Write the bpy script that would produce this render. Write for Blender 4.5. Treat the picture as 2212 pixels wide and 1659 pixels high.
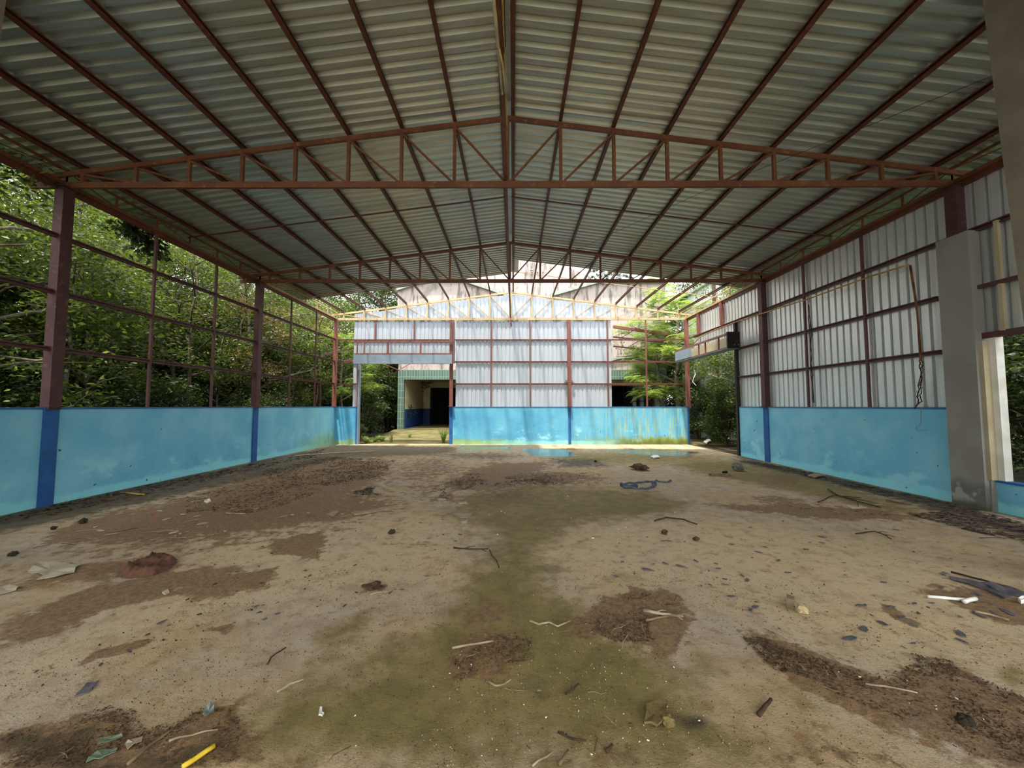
import bpy, math, random
import numpy as np
from mathutils import Vector, Matrix, noise as mnoise
R = random.Random(7)
NR = np.random.default_rng(11)
for o in list(bpy.data.objects):
    bpy.data.objects.remove(o)

# ------------------------------------------------------------------ camera, world, sun, exposure
H = 1.6                                   # camera height; most lengths below are multiples of it
F = 831.0                                 # focal length in pixels of the 2212 x 1659 frame
PITCH = math.atan((877 - 829.5) / F)
YAW = math.atan(3 / F)
CX = 0.06 * H
sc = bpy.context.scene
cam_d = bpy.data.cameras.new('camera')
cam_d.sensor_width = 36.0
cam_d.lens = F / 2212 * 36.0
cam_d.clip_start = 0.05
cam_d.clip_end = 400
cam = bpy.data.objects.new('camera', cam_d)
sc.collection.objects.link(cam)
cam.location = (CX, 0, H)
cam.rotation_euler = (math.pi / 2 + PITCH, 0, YAW)
sc.camera = cam

SKY = 1.0
SUN = 1.9
EXPOSURE = 2.3
world = bpy.data.worlds.new('overcast_sky')
sc.world = world
world.use_nodes = True
bg = world.node_tree.nodes['Background']
bg.inputs[0].default_value = (0.93, 0.97, 1.0, 1)
bg.inputs[1].default_value = SKY
sun_d = bpy.data.lights.new('sun', 'SUN')
sun_d.energy = SUN
sun_d.angle = math.radians(2.5)
sun_d.color = (1.0, 0.94, 0.82)
sun = bpy.data.objects.new('sun', sun_d)
sc.collection.objects.link(sun)
sun.rotation_euler = Vector((0.14, 0.29, -1.0)).to_track_quat('-Z', 'Y').to_euler()
sun.location = (-4, -10, 30)
vs = sc.view_settings
vs.view_transform = 'Standard'
vs.look = 'None'
vs.gamma = 1
vs.use_curve_mapping = False
vs.exposure = EXPOSURE

# ------------------------------------------------------------------ pixels to places
def ray(px, py):
    dx = (px - 1106.0) / F
    dz = (829.5 - py) / F
    fw = math.cos(PITCH) - math.sin(PITCH) * dz
    up = math.sin(PITCH) + math.cos(PITCH) * dz
    c, s = math.cos(YAW), math.sin(YAW)
    return Vector((dx * c - fw * s, dx * s + fw * c, up))

def G(px, py, z=0.0):                       # the point on the level z under a pixel
    d = ray(px, py)
    t = (z - H) / d.z
    return Vector((CX + d.x * t, d.y * t, z))

def PD(px, py, depth):                      # the point on the plane y = depth
    d = ray(px, py)
    t = depth / d.y
    return Vector((CX + d.x * t, depth, H + d.z * t))

def PX(px, py, x):                          # the point on the plane X = x
    d = ray(px, py)
    t = (x - CX) / d.x
    return Vector((x, d.y * t, H + d.z * t))

# ------------------------------------------------------------------ materials
def lin(h):
    h = h.lstrip('#')
    v = [int(h[i:i + 2], 16) / 255 for i in (0, 2, 4)]
    return tuple((c / 12.92 if c <= 0.04045 else ((c + 0.055) / 1.055) ** 2.4) for c in v) + (1,)

class Mat:
    def __init__(s, name, rough=0.8, metal=0.0, spec=0.3):
        s.m = bpy.data.materials.new(name)
        s.m.use_nodes = True
        s.t = s.m.node_tree
        s.b = s.t.nodes['Principled BSDF']
        s.b.inputs['Roughness'].default_value = rough
        s.b.inputs['Metallic'].default_value = metal
        s.b.inputs['Specular IOR Level'].default_value = spec
    def n(s, kind, **kw):
        nd = s.t.nodes.new(kind)
        for k, v in kw.items():
            setattr(nd, k, v)
        return nd
    def put(s, sock, v):
        if isinstance(v, bpy.types.NodeSocket):
            s.t.links.new(v, sock)
        elif isinstance(v, str):
            sock.default_value = lin(v)
        else:
            sock.default_value = v
    def pos(s, scale=(1, 1, 1), obj=False):
        if obj:
            o = s.n('ShaderNodeTexCoord').outputs['Object']
        else:
            o = s.n('ShaderNodeNewGeometry').outputs['Position']
        mp = s.n('ShaderNodeMapping')
        mp.inputs['Scale'].default_value = scale
        s.t.links.new(o, mp.inputs['Vector'])
        return mp.outputs['Vector']
    def noise(s, scale, detail=4, rough=0.55, vec=None, dist=0.0):
        nd = s.n('ShaderNodeTexNoise')
        nd.inputs['Scale'].default_value = scale
        nd.inputs['Detail'].default_value = detail
        nd.inputs['Roughness'].default_value = rough
        nd.inputs['Distortion'].default_value = dist
        s.t.links.new(vec if vec is not None else s.pos(), nd.inputs['Vector'])
        return nd.outputs['Fac']
    def mix(s, f, a, b, blend='MIX'):
        nd = s.n('ShaderNodeMix', data_type='RGBA', blend_type=blend)
        s.put(nd.inputs[0], f)
        s.put(nd.inputs[6], a)
        s.put(nd.inputs[7], b)
        return nd.outputs[2]
    def math(s, op, a, b=0.0, c=0.0, clamp=False):
        nd = s.n('ShaderNodeMath', operation=op, use_clamp=clamp)
        s.put(nd.inputs[0], a)
        s.put(nd.inputs[1], b)
        s.put(nd.inputs[2], c)
        return nd.outputs[0]
    def step(s, v, lo, hi, a=0.0, b=1.0):
        nd = s.n('ShaderNodeMapRange', interpolation_type='SMOOTHSTEP')
        s.put(nd.inputs[0], v)
        nd.inputs[1].default_value = lo
        nd.inputs[2].default_value = hi
        nd.inputs[3].default_value = a
        nd.inputs[4].default_value = b
        return nd.outputs[0]
    def xyz(s):
        g = s.n('ShaderNodeNewGeometry')
        x = s.n('ShaderNodeSeparateXYZ')
        s.t.links.new(g.outputs['Position'], x.inputs[0])
        return x.outputs
    def color(s, c):
        s.put(s.b.inputs['Base Color'], c)
        return s
    def bump(s, h, strength=0.3, dist=0.02):
        nd = s.n('ShaderNodeBump')
        nd.inputs['Strength'].default_value = strength
        nd.inputs['Distance'].default_value = dist
        s.t.links.new(h, nd.inputs['Height'])
        s.t.links.new(nd.outputs[0], s.b.inputs['Normal'])
        return s

def simple(name, a, b=None, scale=8, rough=0.8, metal=0.0, bump=0.0, lo=0.35, hi=0.65, spec=0.3):
    m = Mat(name, rough, metal, spec)
    if b is None:
        m.color(a)
    else:
        f = m.noise(scale)
        m.color(m.mix(m.step(f, lo, hi), a, b))
        if bump:
            m.bump(m.noise(scale * 3), bump)
    return m.m

def steel(name, a, b, rust):
    m = Mat(name, 0.55, 0.0, 0.4)
    base = m.mix(m.step(m.noise(3.0), 0.35, 0.65), a, b)
    base = m.mix(m.step(m.noise(14.0, 6), 0.56, 0.72), base, rust)
    m.color(base).bump(m.noise(40.0), 0.15, 0.005)
    return m.m

M = {}
M['oxide'] = steel('red_oxide_steel', '#6e4226', '#5f371e', '#855a30')
M['purlin'] = steel('dark_red_oxide_steel', '#5c2f20', '#50281c', '#70432b')
M['column'] = steel('maroon_painted_steel', '#50302e', '#452726', '#66463c')
M['sunlit_tone'] = steel('sunlit_toned_steel', '#b8a078', '#a88e64', '#946a46')  # truss steel with its sunlit look put into the colour
M['rail'] = steel('brown_rail_steel', '#5c3836', '#4f3030', '#70483c')
M['far_steel'] = steel('far_red_steel', '#7a483e', '#704036', '#8a5e4a')  # lighter red than the maroon column steel
M['dark_steel'] = simple('dark_steel', '#1d1416', '#2a1a1a', 6, 0.5)

def sheet_mat(name, a, b, streak, dirt=0.35, rough=0.42, metal=0.35, along='x'):
    m = Mat(name, rough, metal, 0.4)
    sc3 = (0.35, 4, 1) if along == 'x' else (5, 5, 0.3)
    f = m.noise(2.2, 5, 0.6, m.pos(sc3))
    c = m.mix(m.step(f, 0.35, 0.65), a, b)
    f2 = m.noise(7.0, 6, 0.6, m.pos(sc3))
    c = m.mix(m.math('MULTIPLY', m.step(f2, 0.5, 0.75), dirt), c, streak)
    m.color(c)
    return m.m
M['roof_sheet'] = sheet_mat('galvanised_roof_sheet', '#b9c1ba', '#a9b1aa', '#948a6c', 0.5, 0.36, 0.65)
M['wall_sheet'] = sheet_mat('galvanised_wall_sheet', '#e2e5e1', '#d6dad6', '#a89e94', 0.25, 0.35, 0.6, 'z')
M['far_sheet'] = sheet_mat('far_wall_sheet', '#b4bbc2', '#aab1b8', '#90887e', 0.08, 0.45, 0.3, 'z')
M['flat_sheet'] = simple('flat_grey_sheet', '#8b9aa6', '#7d8c98', 2.0, 0.4, 0.3)
M['cream_pipe'] = simple('cream_pipe', '#c8bd9a', '#b0a37e', 6, 0.5)
M['yellow_pipe'] = simple('yellow_pipe', '#b8923e', '#94702a', 5, 0.5)
M['rust_pipe'] = simple('rusty_pipe', '#7c5030', '#5c3620', 9, 0.7)
M['cable'] = simple('black_cable', '#201c1a', '#2c2622', 9, 0.7)
M['concrete'] = simple('grey_render', '#8f8b80', '#7f7b70', 3, 0.9, bump=0.1)
M['near_concrete'] = simple('brown_grey_concrete', '#6e6658', '#625a4c', 3, 0.95, bump=0.1)
M['white_paint'] = simple('white_jamb_paint', '#ece9df', '#d8d4c6', 4, 0.7)

def blue_wall(name, algae=False):
    m = Mat(name, 0.75)
    X, Y, Z = m.xyz()
    a = m.mix(m.step(m.noise(1.2, 5, 0.6), 0.35, 0.68), *(('#4f9cc0', '#66b0cf') if algae else ('#6db6d2', '#86c6da')))
    # paler scrubbed patches and a pale washed strip above the floor
    f = m.noise(1.5, 6, 0.6, m.pos((1, 1, 1.6)))
    low = m.step(Z, 1.05, 0.3)
    a = m.mix(m.math('MULTIPLY', m.step(f, 0.54, 0.66), m.math('MULTIPLY', low, 0.7)), a, '#9ddbe6')
    f = m.noise(1.1, 5, 0.6, m.pos((1.3, 1.3, 0.9)))
    a = m.mix(m.math('MULTIPLY', m.step(f, 0.56, 0.7), m.math('MULTIPLY', m.step(Z, 0.8, 0.25), 0.5)), a, '#4d95b4')
    w = m.math('ADD', Z, m.math('MULTIPLY', m.noise(2.0, 6, 0.65), -0.32))
    a = m.mix(m.math('MULTIPLY', m.step(w, 0.03, -0.05), 0.8), a, '#8fdce4')
    s = m.noise(5, 5, 0.6, m.pos((3.0, 3.0, 0.18)))
    a = m.mix(m.math('MULTIPLY', m.step(s, 0.52, 0.72), 0.25), a, '#8fb8bc')
    sp = m.noise(9, 2, 0.5)
    a = m.mix(m.step(sp, 0.74, 0.76), a, '#3c4238')
    if algae:
        g1 = m.math('MULTIPLY', m.step(s, 0.44, 0.66), m.step(X, 1.2, 5.4, 0.0, 1.0))
        a = m.mix(m.math('MULTIPLY', g1, 0.75), a, '#9fb48a')
        zz = m.math('ADD', Z, m.math('MULTIPLY', m.noise(3.0, 6, 0.65, m.pos((1, 1, 0.4))), -0.7))
        gm = m.math('MULTIPLY', m.step(zz, 0.02, -0.16), m.step(X, 2.0, 6.2, 0.0, 1.0))
        a = m.mix(m.math('MULTIPLY', gm, 0.95), a, '#7c8a26')
        dk = m.math('MULTIPLY', m.step(zz, -0.1, -0.3), m.step(X, 4.0, 4.9, 0.0, 1.0))
        a = m.mix(m.math('MULTIPLY', dk, 0.8), a, '#4a4a24')
        gm2 = m.math('MULTIPLY', m.step(zz, -0.06, -0.24), m.step(X, 1.5, -1.5, 0.1, 0.8))
        a = m.mix(gm2, a, '#8aa85c')
    else:
        zz = m.math('ADD', Z, m.math('MULTIPLY', m.noise(2.2, 6, 0.65), -0.8))
        gm = m.math('MULTIPLY', m.step(zz, 0.25, -0.2), m.step(Y, 12.8, 15.6, 0.0, 1.0))
        gm = m.math('MULTIPLY', gm, m.step(X, 0.0, -2.0, 0.0, 1.0))
        a = m.mix(m.math('MULTIPLY', gm, 0.8), a, '#7f9a4c')
        g2 = m.math('MULTIPLY', m.step(s, 0.4, 0.62), m.step(Y, 12.5, 14.8, 0.0, 0.55))
        a = m.mix(m.math('MULTIPLY', g2, m.step(X, 0.0, -2.0, 0.0, 1.0)), a, '#8fc4b4')
    m.color(a).bump(m.noise(30, 4), 0.1, 0.01)
    return m.m
M['blue'] = blue_wall('light_blue_wall_paint')
M['blue_far'] = blue_wall('light_blue_wall_paint_with_algae', True)
M['blue_dark'] = simple('deep_blue_paint', '#2c629c', '#26568c', 4, 0.7)
M['blue_cap'] = simple('dull_blue_cap_paint', '#47719c', '#3a6590', 3, 0.8)

def pillar_mat():
    m = Mat('grey_pillar_render', 0.9)
    X, Y, Z = m.xyz()
    c = m.mix(m.step(m.noise(2.0), 0.35, 0.65), '#8f8c84', '#868279')
    w = m.math('ADD', Z, m.math('MULTIPLY', m.noise(2.5, 5), -0.5))
    c = m.mix(m.step(w, 0.26, 0.1), c, '#6e6c66')
    c = m.mix(m.math('MULTIPLY', m.step(m.noise(5.0, 5), 0.5, 0.6), m.step(w, 0.2, 0.0)), c, '#9a9890')
    c = m.mix(m.step(w, -0.08, -0.2), c, '#54563a')
    m.color(c).bump(m.noise(40), 0.1, 0.01)
    return m.m
M['pillar'] = pillar_mat()

def facade_mat():
    m = Mat('stained_pink_plaster', 0.9)
    c = m.mix(m.step(m.noise(0.5), 0.35, 0.65), '#a4958f', '#a0958f')
    s = m.noise(2.2, 7, 0.65, m.pos((2.2, 2.2, 0.3)))
    c = m.mix(m.math('MULTIPLY', m.step(s, 0.5, 0.62), 0.8), c, '#5a534e')
    s2 = m.noise(1.0, 6, 0.6)
    c = m.mix(m.math('MULTIPLY', m.step(s2, 0.52, 0.66), 0.6), c, '#5c5e4c')
    return m.color(c).m
M['facade'] = facade_mat()
M['cornice'] = simple('weathered_cornice', '#7e827a', '#90948a', 3, 0.9)

def tile_mat():
    m = Mat('green_glazed_tile', 0.25, 0, 0.5)
    br = m.n('ShaderNodeTexBrick', offset=0.0)
    br.inputs['Color1'].default_value = lin('#4c6054')
    br.inputs['Color2'].default_value = lin('#54695c')
    br.inputs['Mortar'].default_value = lin('#7c8e84')
    br.inputs['Scale'].default_value = 1.0
    br.inputs['Mortar Size'].default_value = 0.012
    br.inputs['Brick Width'].default_value = 0.16
    br.inputs['Row Height'].default_value = 0.42
    g = m.n('ShaderNodeNewGeometry')
    x = m.n('ShaderNodeSeparateXYZ')
    cb = m.n('ShaderNodeCombineXYZ')
    m.t.links.new(g.outputs['Position'], x.inputs[0])
    m.t.links.new(m.math('ADD', x.outputs[0], x.outputs[1]), cb.inputs[0])
    m.t.links.new(x.outputs[2], cb.inputs[1])
    m.t.links.new(cb.outputs[0], br.inputs['Vector'])
    return m.color(br.outputs['Color']).m
M['tile'] = tile_mat()
M['cream'] = simple('cream_room_paint', '#b9ac8c', '#aa9d7e', 2, 0.9)
M['navy'] = simple('navy_dado_paint', '#1f3a6c', '#1a3160', 2, 0.7)
M['black_room'] = simple('dark_room_gloom', '#2a2622', '#221f1c', 2, 0.9)  # gloom of the unlit rooms put into the wall colour
M['pale_block'] = simple('pale_block', '#7c8884', '#6a7672', 5, 0.9)

def ramp_mat():
    m = Mat('mossy_ramp_concrete', 0.85)
    c = m.mix(m.step(m.noise(1.2, 6), 0.35, 0.62), '#665c38', '#4c4726')
    c = m.mix(m.step(m.noise(2.2, 6, 0.6, m.pos((0.4, 3, 1))), 0.55, 0.66), c, '#786c50')
    return m.color(c).bump(m.noise(8, 6), 0.4, 0.03).m
M['ramp'] = ramp_mat()

def soil_mat():
    m = Mat('leaf_strewn_soil', 0.95)
    c = m.mix(m.step(m.noise(1.6, 7), 0.35, 0.65), '#3f3424', '#2c2618')
    c = m.mix(m.step(m.noise(22, 4), 0.58, 0.66), c, '#7c6848')
    c = m.mix(m.math('MULTIPLY', m.step(m.noise(0.6, 5), 0.5, 0.65), 0.7), c, '#3c4a1e')
    return m.color(c).bump(m.noise(20, 5), 0.6, 0.04).m
M['soil'] = soil_mat()
M['bark'] = simple('grey_brown_bark', '#5c5040', '#3c3226', 7, 0.9, bump=0.4)
M['bark_pale'] = simple('pale_bark', '#7e7664', '#5c5444', 7, 0.9, bump=0.4)

def leaf_mat(name, dark, midc, bright, trans, tfac=0.35):
    m = Mat(name, 0.45, 0, 0.35)
    g = m.n('ShaderNodeNewGeometry')
    r = g.outputs['Random Per Island']
    c = m.mix(m.step(r, 0.0, 0.75), dark, midc)
    c = m.mix(m.step(r, 0.78, 1.0), c, bright)
    f = m.noise(0.9, 3)
    c = m.mix(m.step(f, 0.35, 0.65), c, m.mix(0.6, c, dark))
    m.color(c)
    tr = m.n('ShaderNodeBsdfTranslucent')
    m.put(tr.inputs[0], m.mix(0.5, c, trans))
    mx = m.n('ShaderNodeMixShader')
    mx.inputs[0].default_value = tfac
    m.t.links.new(m.b.outputs[0], mx.inputs[1])
    m.t.links.new(tr.outputs[0], mx.inputs[2])
    m.t.links.new(mx.outputs[0], m.t.nodes['Material Output'].inputs['Surface'])
    return m.m
M['leaf'] = leaf_mat('broad_leaf', '#22300e', '#40561c', '#93a548', '#9cb03c', 0.28)
M['leaf_dark'] = leaf_mat('dark_leaf', '#16220c', '#2c3f16', '#657a34', '#7c9236', 0.2)
M['leaf_bright'] = leaf_mat('feathery_leaf', '#566f2c', '#7e9a42', '#b0c468', '#b4cc58', 0.4)
M['leaf_dry'] = leaf_mat('dry_leaf', '#6a5a34', '#8c7a48', '#a89858', '#a08840', 0.25)
M['grass'] = leaf_mat('grass_blade', '#58702c', '#7c9440', '#b0b860', '#a8c050', 0.35)
M['dead_leaf'] = leaf_mat('dead_leaf_litter', '#3a2a1c', '#5c4530', '#84694a', '#5a4426', 0.1)
M['twig'] = simple('dead_twig', '#4a3826', '#31251a', 12, 0.9)
M['twig_pale'] = simple('pale_dead_stick', '#a89878', '#83735a', 10, 0.85)

def floor_mat():
    m = Mat('stained_concrete_floor', 0.85, 0, 0.35)
    a1 = m.n('ShaderNodeAttribute', attribute_name='mask_a')
    a2 = m.n('ShaderNodeAttribute', attribute_name='mask_b')
    s1 = m.n('ShaderNodeSeparateColor')
    s2 = m.n('ShaderNodeSeparateColor')
    m.t.links.new(a1.outputs['Color'], s1.inputs[0])
    m.t.links.new(a2.outputs['Color'], s2.inputs[0])
    moss, dirt, damp = s1.outputs
    light, wet, dark = s2.outputs
    fine = m.noise(26, 6, 0.65)
    mid = m.noise(5, 6, 0.65)
    big = m.noise(0.8, 5, 0.6)
    grit = m.noise(110, 3, 0.6)
    blot = m.noise(9, 8, 0.7)
    c = m.mix(m.step(big, 0.38, 0.62), '#b59a74', '#b0a08a')
    c = m.mix(m.math('MULTIPLY', m.step(mid, 0.4, 0.66), 0.5), c, '#8f7452')
    c = m.mix(m.math('MULTIPLY', light, m.step(mid, 0.68, 0.45, 0.35, 1.0)), c, '#c8b08a')
    c = m.mix(m.math('MULTIPLY', m.step(blot, 0.54, 0.64), 0.55), c, '#84643f')
    c = m.mix(m.math('MULTIPLY', m.step(fine, 0.58, 0.66), 0.5), c, '#76563a')
    rag = m.math('SUBTRACT', m.math('ADD', m.math('MULTIPLY', mid, 0.45), m.math('MULTIPLY', blot, 0.55)), 0.5)
    def k(v, amt):               # break a mask's soft edge up with noise
        return m.math('MULTIPLY_ADD', rag, amt, v)
    mo = m.mix(m.step(big, 0.4, 0.6), '#746934', '#87743f')
    mo = m.mix(m.math('MULTIPLY', m.step(mid, 0.42, 0.6), 0.6), mo, '#655932')
    mo = m.mix(m.math('MULTIPLY', m.step(blot, 0.56, 0.64), 0.5), mo, '#8f7c4c')
    c = m.mix(m.math('MULTIPLY', m.step(k(moss, 1.3), 0.15, 0.8), 0.9), c, mo)
    dm = m.mix(m.step(mid, 0.4, 0.6), '#453c24', '#332c1a')
    di = m.mix(m.step(fine, 0.38, 0.62), '#6c5036', '#8c6c48')
    di = m.mix(m.math('MULTIPLY', m.step(grit, 0.52, 0.66), 0.6), di, '#4a3624')
    di = m.mix(m.math('MULTIPLY', m.step(mid, 0.55, 0.66), 0.5), di, '#987852')
    c = m.mix(m.math('MULTIPLY', m.step(k(dirt, 2.6), 0.34, 0.62), 0.88), c, di)
    c = m.mix(m.math('MULTIPLY', m.step(k(damp, 1.6), 0.25, 0.7), 0.78), c, dm)
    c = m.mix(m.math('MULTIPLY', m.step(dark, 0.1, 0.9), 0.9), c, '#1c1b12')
    c = m.mix(m.math('MULTIPLY', m.step(grit, 0.62, 0.7), 0.4), c, '#54402a')
    w = m.step(k(wet, 1.4), 0.35, 0.6)
    c = m.mix(m.math('MULTIPLY', w, 0.6), c, '#3e3a2e')
    m.color(c)
    m.put(m.b.inputs['Roughness'], m.math('MULTIPLY_ADD', w, -0.77, 0.85))
    hgt = m.math('ADD', m.math('MULTIPLY', fine, 0.6), m.math('MULTIPLY', grit, 0.4))
    hgt = m.math('MULTIPLY', hgt, m.math('SUBTRACT', 1.0, m.math('MULTIPLY', w, 0.95)))
    m.bump(hgt, 0.6, 0.02)
    return m.m
M['floor'] = floor_mat()

# ------------------------------------------------------------------ mesh helpers
COL = sc.collection
class MB:
    def __init__(s):
        s.v = []
        s.f = []
    def add(s, v, f):
        k = len(s.v)
        s.v += [tuple(p) for p in v]
        s.f += [tuple(i + k for i in q) for q in f]
        return s
    def box(s, a, b):
        x0, y0, z0 = a
        x1, y1, z1 = b
        return s.add([(x0, y0, z0), (x1, y0, z0), (x1, y1, z0), (x0, y1, z0), (x0, y0, z1), (x1, y0, z1), (x1, y1, z1), (x0, y1, z1)],
                     [(0, 3, 2, 1), (4, 5, 6, 7), (0, 1, 5, 4), (1, 2, 6, 5), (2, 3, 7, 6), (3, 0, 4, 7)])
    def bar(s, p, q, w, h, up=(0, 0, 1)):           # a rectangular bar from p to q, w across, h along up
        p, q = Vector(p), Vector(q)
        d = (q - p).normalized()
        u = Vector(up)
        r = d.cross(u)
        if r.length < 1e-4:
            r = d.cross(Vector((1, 0, 0)))
        r.normalize()
        u = r.cross(d).normalized()
        pts = []
        for e in (p, q):
            for a, b in ((-1, -1), (1, -1), (1, 1), (-1, 1)):
                pts.append(e + r * (a * w / 2) + u * (b * h / 2))
        return s.add(pts, [(0, 1, 2, 3), (7, 6, 5, 4), (0, 4, 5, 1), (1, 5, 6, 2), (2, 6, 7, 3), (3, 7, 4, 0)])
    def channel(s, p, q, w, h, t=0.006, up=(0, 0, 1), side=1):   # lipped C section
        p, q = Vector(p), Vector(q)
        d = (q - p).normalized()
        u = Vector(up)
        r = d.cross(u).normalized() * side
        u = (r.cross(d).normalized()) * side
        prof = [(w, -h / 2 + 0.02), (w, -h / 2), (0, -h / 2), (0, h / 2), (w, h / 2), (w, h / 2 - 0.02),
                (w - t, h / 2 - 0.02), (w - t, h / 2 - t), (t, h / 2 - t), (t, -h / 2 + t), (w - t, -h / 2 + t), (w - t, -h / 2 + 0.02)]
        n = len(prof)
        pts = [e + r * (a - w / 2) + u * b for e in (p, q) for a, b in prof]
        fs = [(i, (i + 1) % n, n + (i + 1) % n, n + i) for i in range(n)]
        fs += [tuple(range(n))[::-1], tuple(range(n, 2 * n))]
        return s.add(pts, fs)
    def tube(s, pts, rad, n=8, cap=True):
        pts = [Vector(p) for p in pts]
        if not hasattr(rad, '__len__'):
            rad = [rad] * len(pts)
        k = len(s.v)
        ref = Vector((0, 0, 1))
        for i, p in enumerate(pts):
            d = (pts[min(i + 1, len(pts) - 1)] - pts[max(i - 1, 0)]).normalized()
            a = d.cross(ref)
            if a.length < 0.05:
                a = d.cross(Vector((1, 0, 0)))
            a.normalize()
            b = d.cross(a)
            for j in range(n):
                t = 2 * math.pi * j / n
                s.v.append(tuple(p + a * (math.cos(t) * rad[i]) + b * (math.sin(t) * rad[i])))
        for i in range(len(pts) - 1):
            for j in range(n):
                s.f.append((k + i * n + j, k + i * n + (j + 1) % n, k + (i + 1) * n + (j + 1) % n, k + (i + 1) * n + j))
        if cap:
            s.f.append(tuple(k + j for j in range(n))[::-1])
            e = k + (len(pts) - 1) * n
            s.f.append(tuple(e + j for j in range(n)))
        return s
    def prism(s, poly, h, z0=0.0):          # an outline in x, y pushed up by h
        n = len(poly)
        v = [(p[0], p[1], z0) for p in poly] + [(p[0], p[1], z0 + h) for p in poly]
        f = [tuple(range(n))[::-1], tuple(range(n, 2 * n))] + [(i, (i + 1) % n, n + (i + 1) % n, n + i) for i in range(n)]
        return s.add(v, f)
    def slab(s, poly, y0, y1):              # an outline in x, z with thickness along y
        n = len(poly)
        v = [(p[0], y0, p[1]) for p in poly] + [(p[0], y1, p[1]) for p in poly]
        f = [tuple(range(n)), tuple(range(n, 2 * n))[::-1]] + [(i, n + i, n + (i + 1) % n, (i + 1) % n) for i in range(n)]
        return s.add(v, f)
    def mesh(s, name):
        me = bpy.data.meshes.new(name)
        me.from_pydata(s.v, [], s.f)
        me.update()
        return me
    def build(s, name, mat, parent=None, smooth=False, origin=None):
        if origin is not None:
            ox, oy, oz = origin
            s.v = [(x - ox, y - oy, z - oz) for x, y, z in s.v]
        me = s.mesh(name)
        if smooth:
            me.polygons.foreach_set('use_smooth', [True] * len(me.polygons))
        me.materials.append(M[mat] if isinstance(mat, str) else mat)
        o = bpy.data.objects.new(name, me)
        COL.objects.link(o)
        o.parent = parent
        if origin is not None:
            o.location = origin
        return o

def tag(o, label=None, cat=None, group=None, kind=None):
    for k, v in (('label', label), ('category', cat), ('group', group), ('kind', kind)):
        if v:
            o[k] = v
    return o

def empty(name, loc=(0, 0, 0), rz=0.0):
    o = bpy.data.objects.new(name, None)
    COL.objects.link(o)
    o.location = loc
    o.rotation_euler = (0, 0, rz)
    o.empty_display_size = 0.2
    return o

def link_mesh(name, me, parent=None, loc=(0, 0, 0), rot=(0, 0, 0), scale=(1, 1, 1)):
    o = bpy.data.objects.new(name, me)
    COL.objects.link(o)
    o.parent = parent
    o.location = loc
    o.rotation_euler = rot
    o.scale = scale
    return o

def np_mesh(name, verts, faces, mat, smooth=False):
    me = bpy.data.meshes.new(name)
    me.vertices.add(len(verts))
    me.vertices.foreach_set('co', np.asarray(verts, dtype=np.float32).ravel())
    faces = np.asarray(faces, dtype=np.int32)
    n, k = faces.shape
    me.loops.add(n * k)
    me.loops.foreach_set('vertex_index', faces.ravel())
    me.polygons.add(n)
    me.polygons.foreach_set('loop_start', np.arange(0, n * k, k, dtype=np.int32))
    me.update(calc_edges=True)
    if smooth:
        me.polygons.foreach_set('use_smooth', [True] * n)
    me.materials.append(M[mat])
    return me

def vnoise(x, y, seed=0):                       # value noise, for shaping stains
    xi = np.floor(x).astype(np.int64)
    yi = np.floor(y).astype(np.int64)
    fx, fy = x - xi, y - yi
    fx, fy = fx * fx * (3 - 2 * fx), fy * fy * (3 - 2 * fy)
    def h(a, b):
        n = (a * 374761393 + b * 668265263 + seed * 974711) & 0x7fffffff
        n = ((n ^ (n >> 13)) * 1274126177) & 0x7fffffff
        return ((n ^ (n >> 16)) & 0xffff) / 65535.0
    return (h(xi, yi) * (1 - fx) + h(xi + 1, yi) * fx) * (1 - fy) + (h(xi, yi + 1) * (1 - fx) + h(xi + 1, yi + 1) * fx) * fy

def fbm(x, y, seed=0, o=4):
    r, a = 0, 0.5
    for i in range(o):
        r = r + a * vnoise(x * 2 ** i, y * 2 ** i, seed + i)
        a *= 0.5
    return r / (1 - 0.5 ** o)

# ------------------------------------------------------------------ layout
XW = 4.62 * H                                   # side walls (column lines) stand at -XW and +XW
D = [3.88 * H, 6.97 * H, 10.08 * H]             # the three frames in view
D0 = D[0] - 3.1 * H
WT = 0.965 * H                                  # top of the blue walls
ZC = 3.30 * H                                   # truss bottom chord
ZA = 4.02 * H                                   # truss apex
SL = 0.13
NODE = 0.555 * H
GIRT = [1.577 * H, 2.16 * H, 2.745 * H]
def ztop(x):
    return ZA - SL * abs(x)
YN = -2.05 * H                                   # unseen roof edge behind the camera, run back to dim the near end
ROOF_END = {-1: 8.82 * H, 1: 7.95 * H}

# ------------------------------------------------------------------ floor
def polysd(x, y, poly):                         # signed distance, positive inside
    n = len(poly)
    d = np.full(x.shape, 1e9)
    inside = np.zeros(x.shape, bool)
    for i in range(n):
        ax, ay = poly[i]
        bx, by = poly[(i + 1) % n]
        ex, ey = bx - ax, by - ay
        t = np.clip(((x - ax) * ex + (y - ay) * ey) / (ex * ex + ey * ey + 1e-9), 0, 1)
        d = np.minimum(d, np.hypot(x - ax - t * ex, y - ay - t * ey))
        c = ((ay > y) != (by > y)) & (x < (bx - ax) * (y - ay) / (by - ay + 1e-12) + ax)
        inside ^= c
    return np.where(inside, d, -d)

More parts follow.
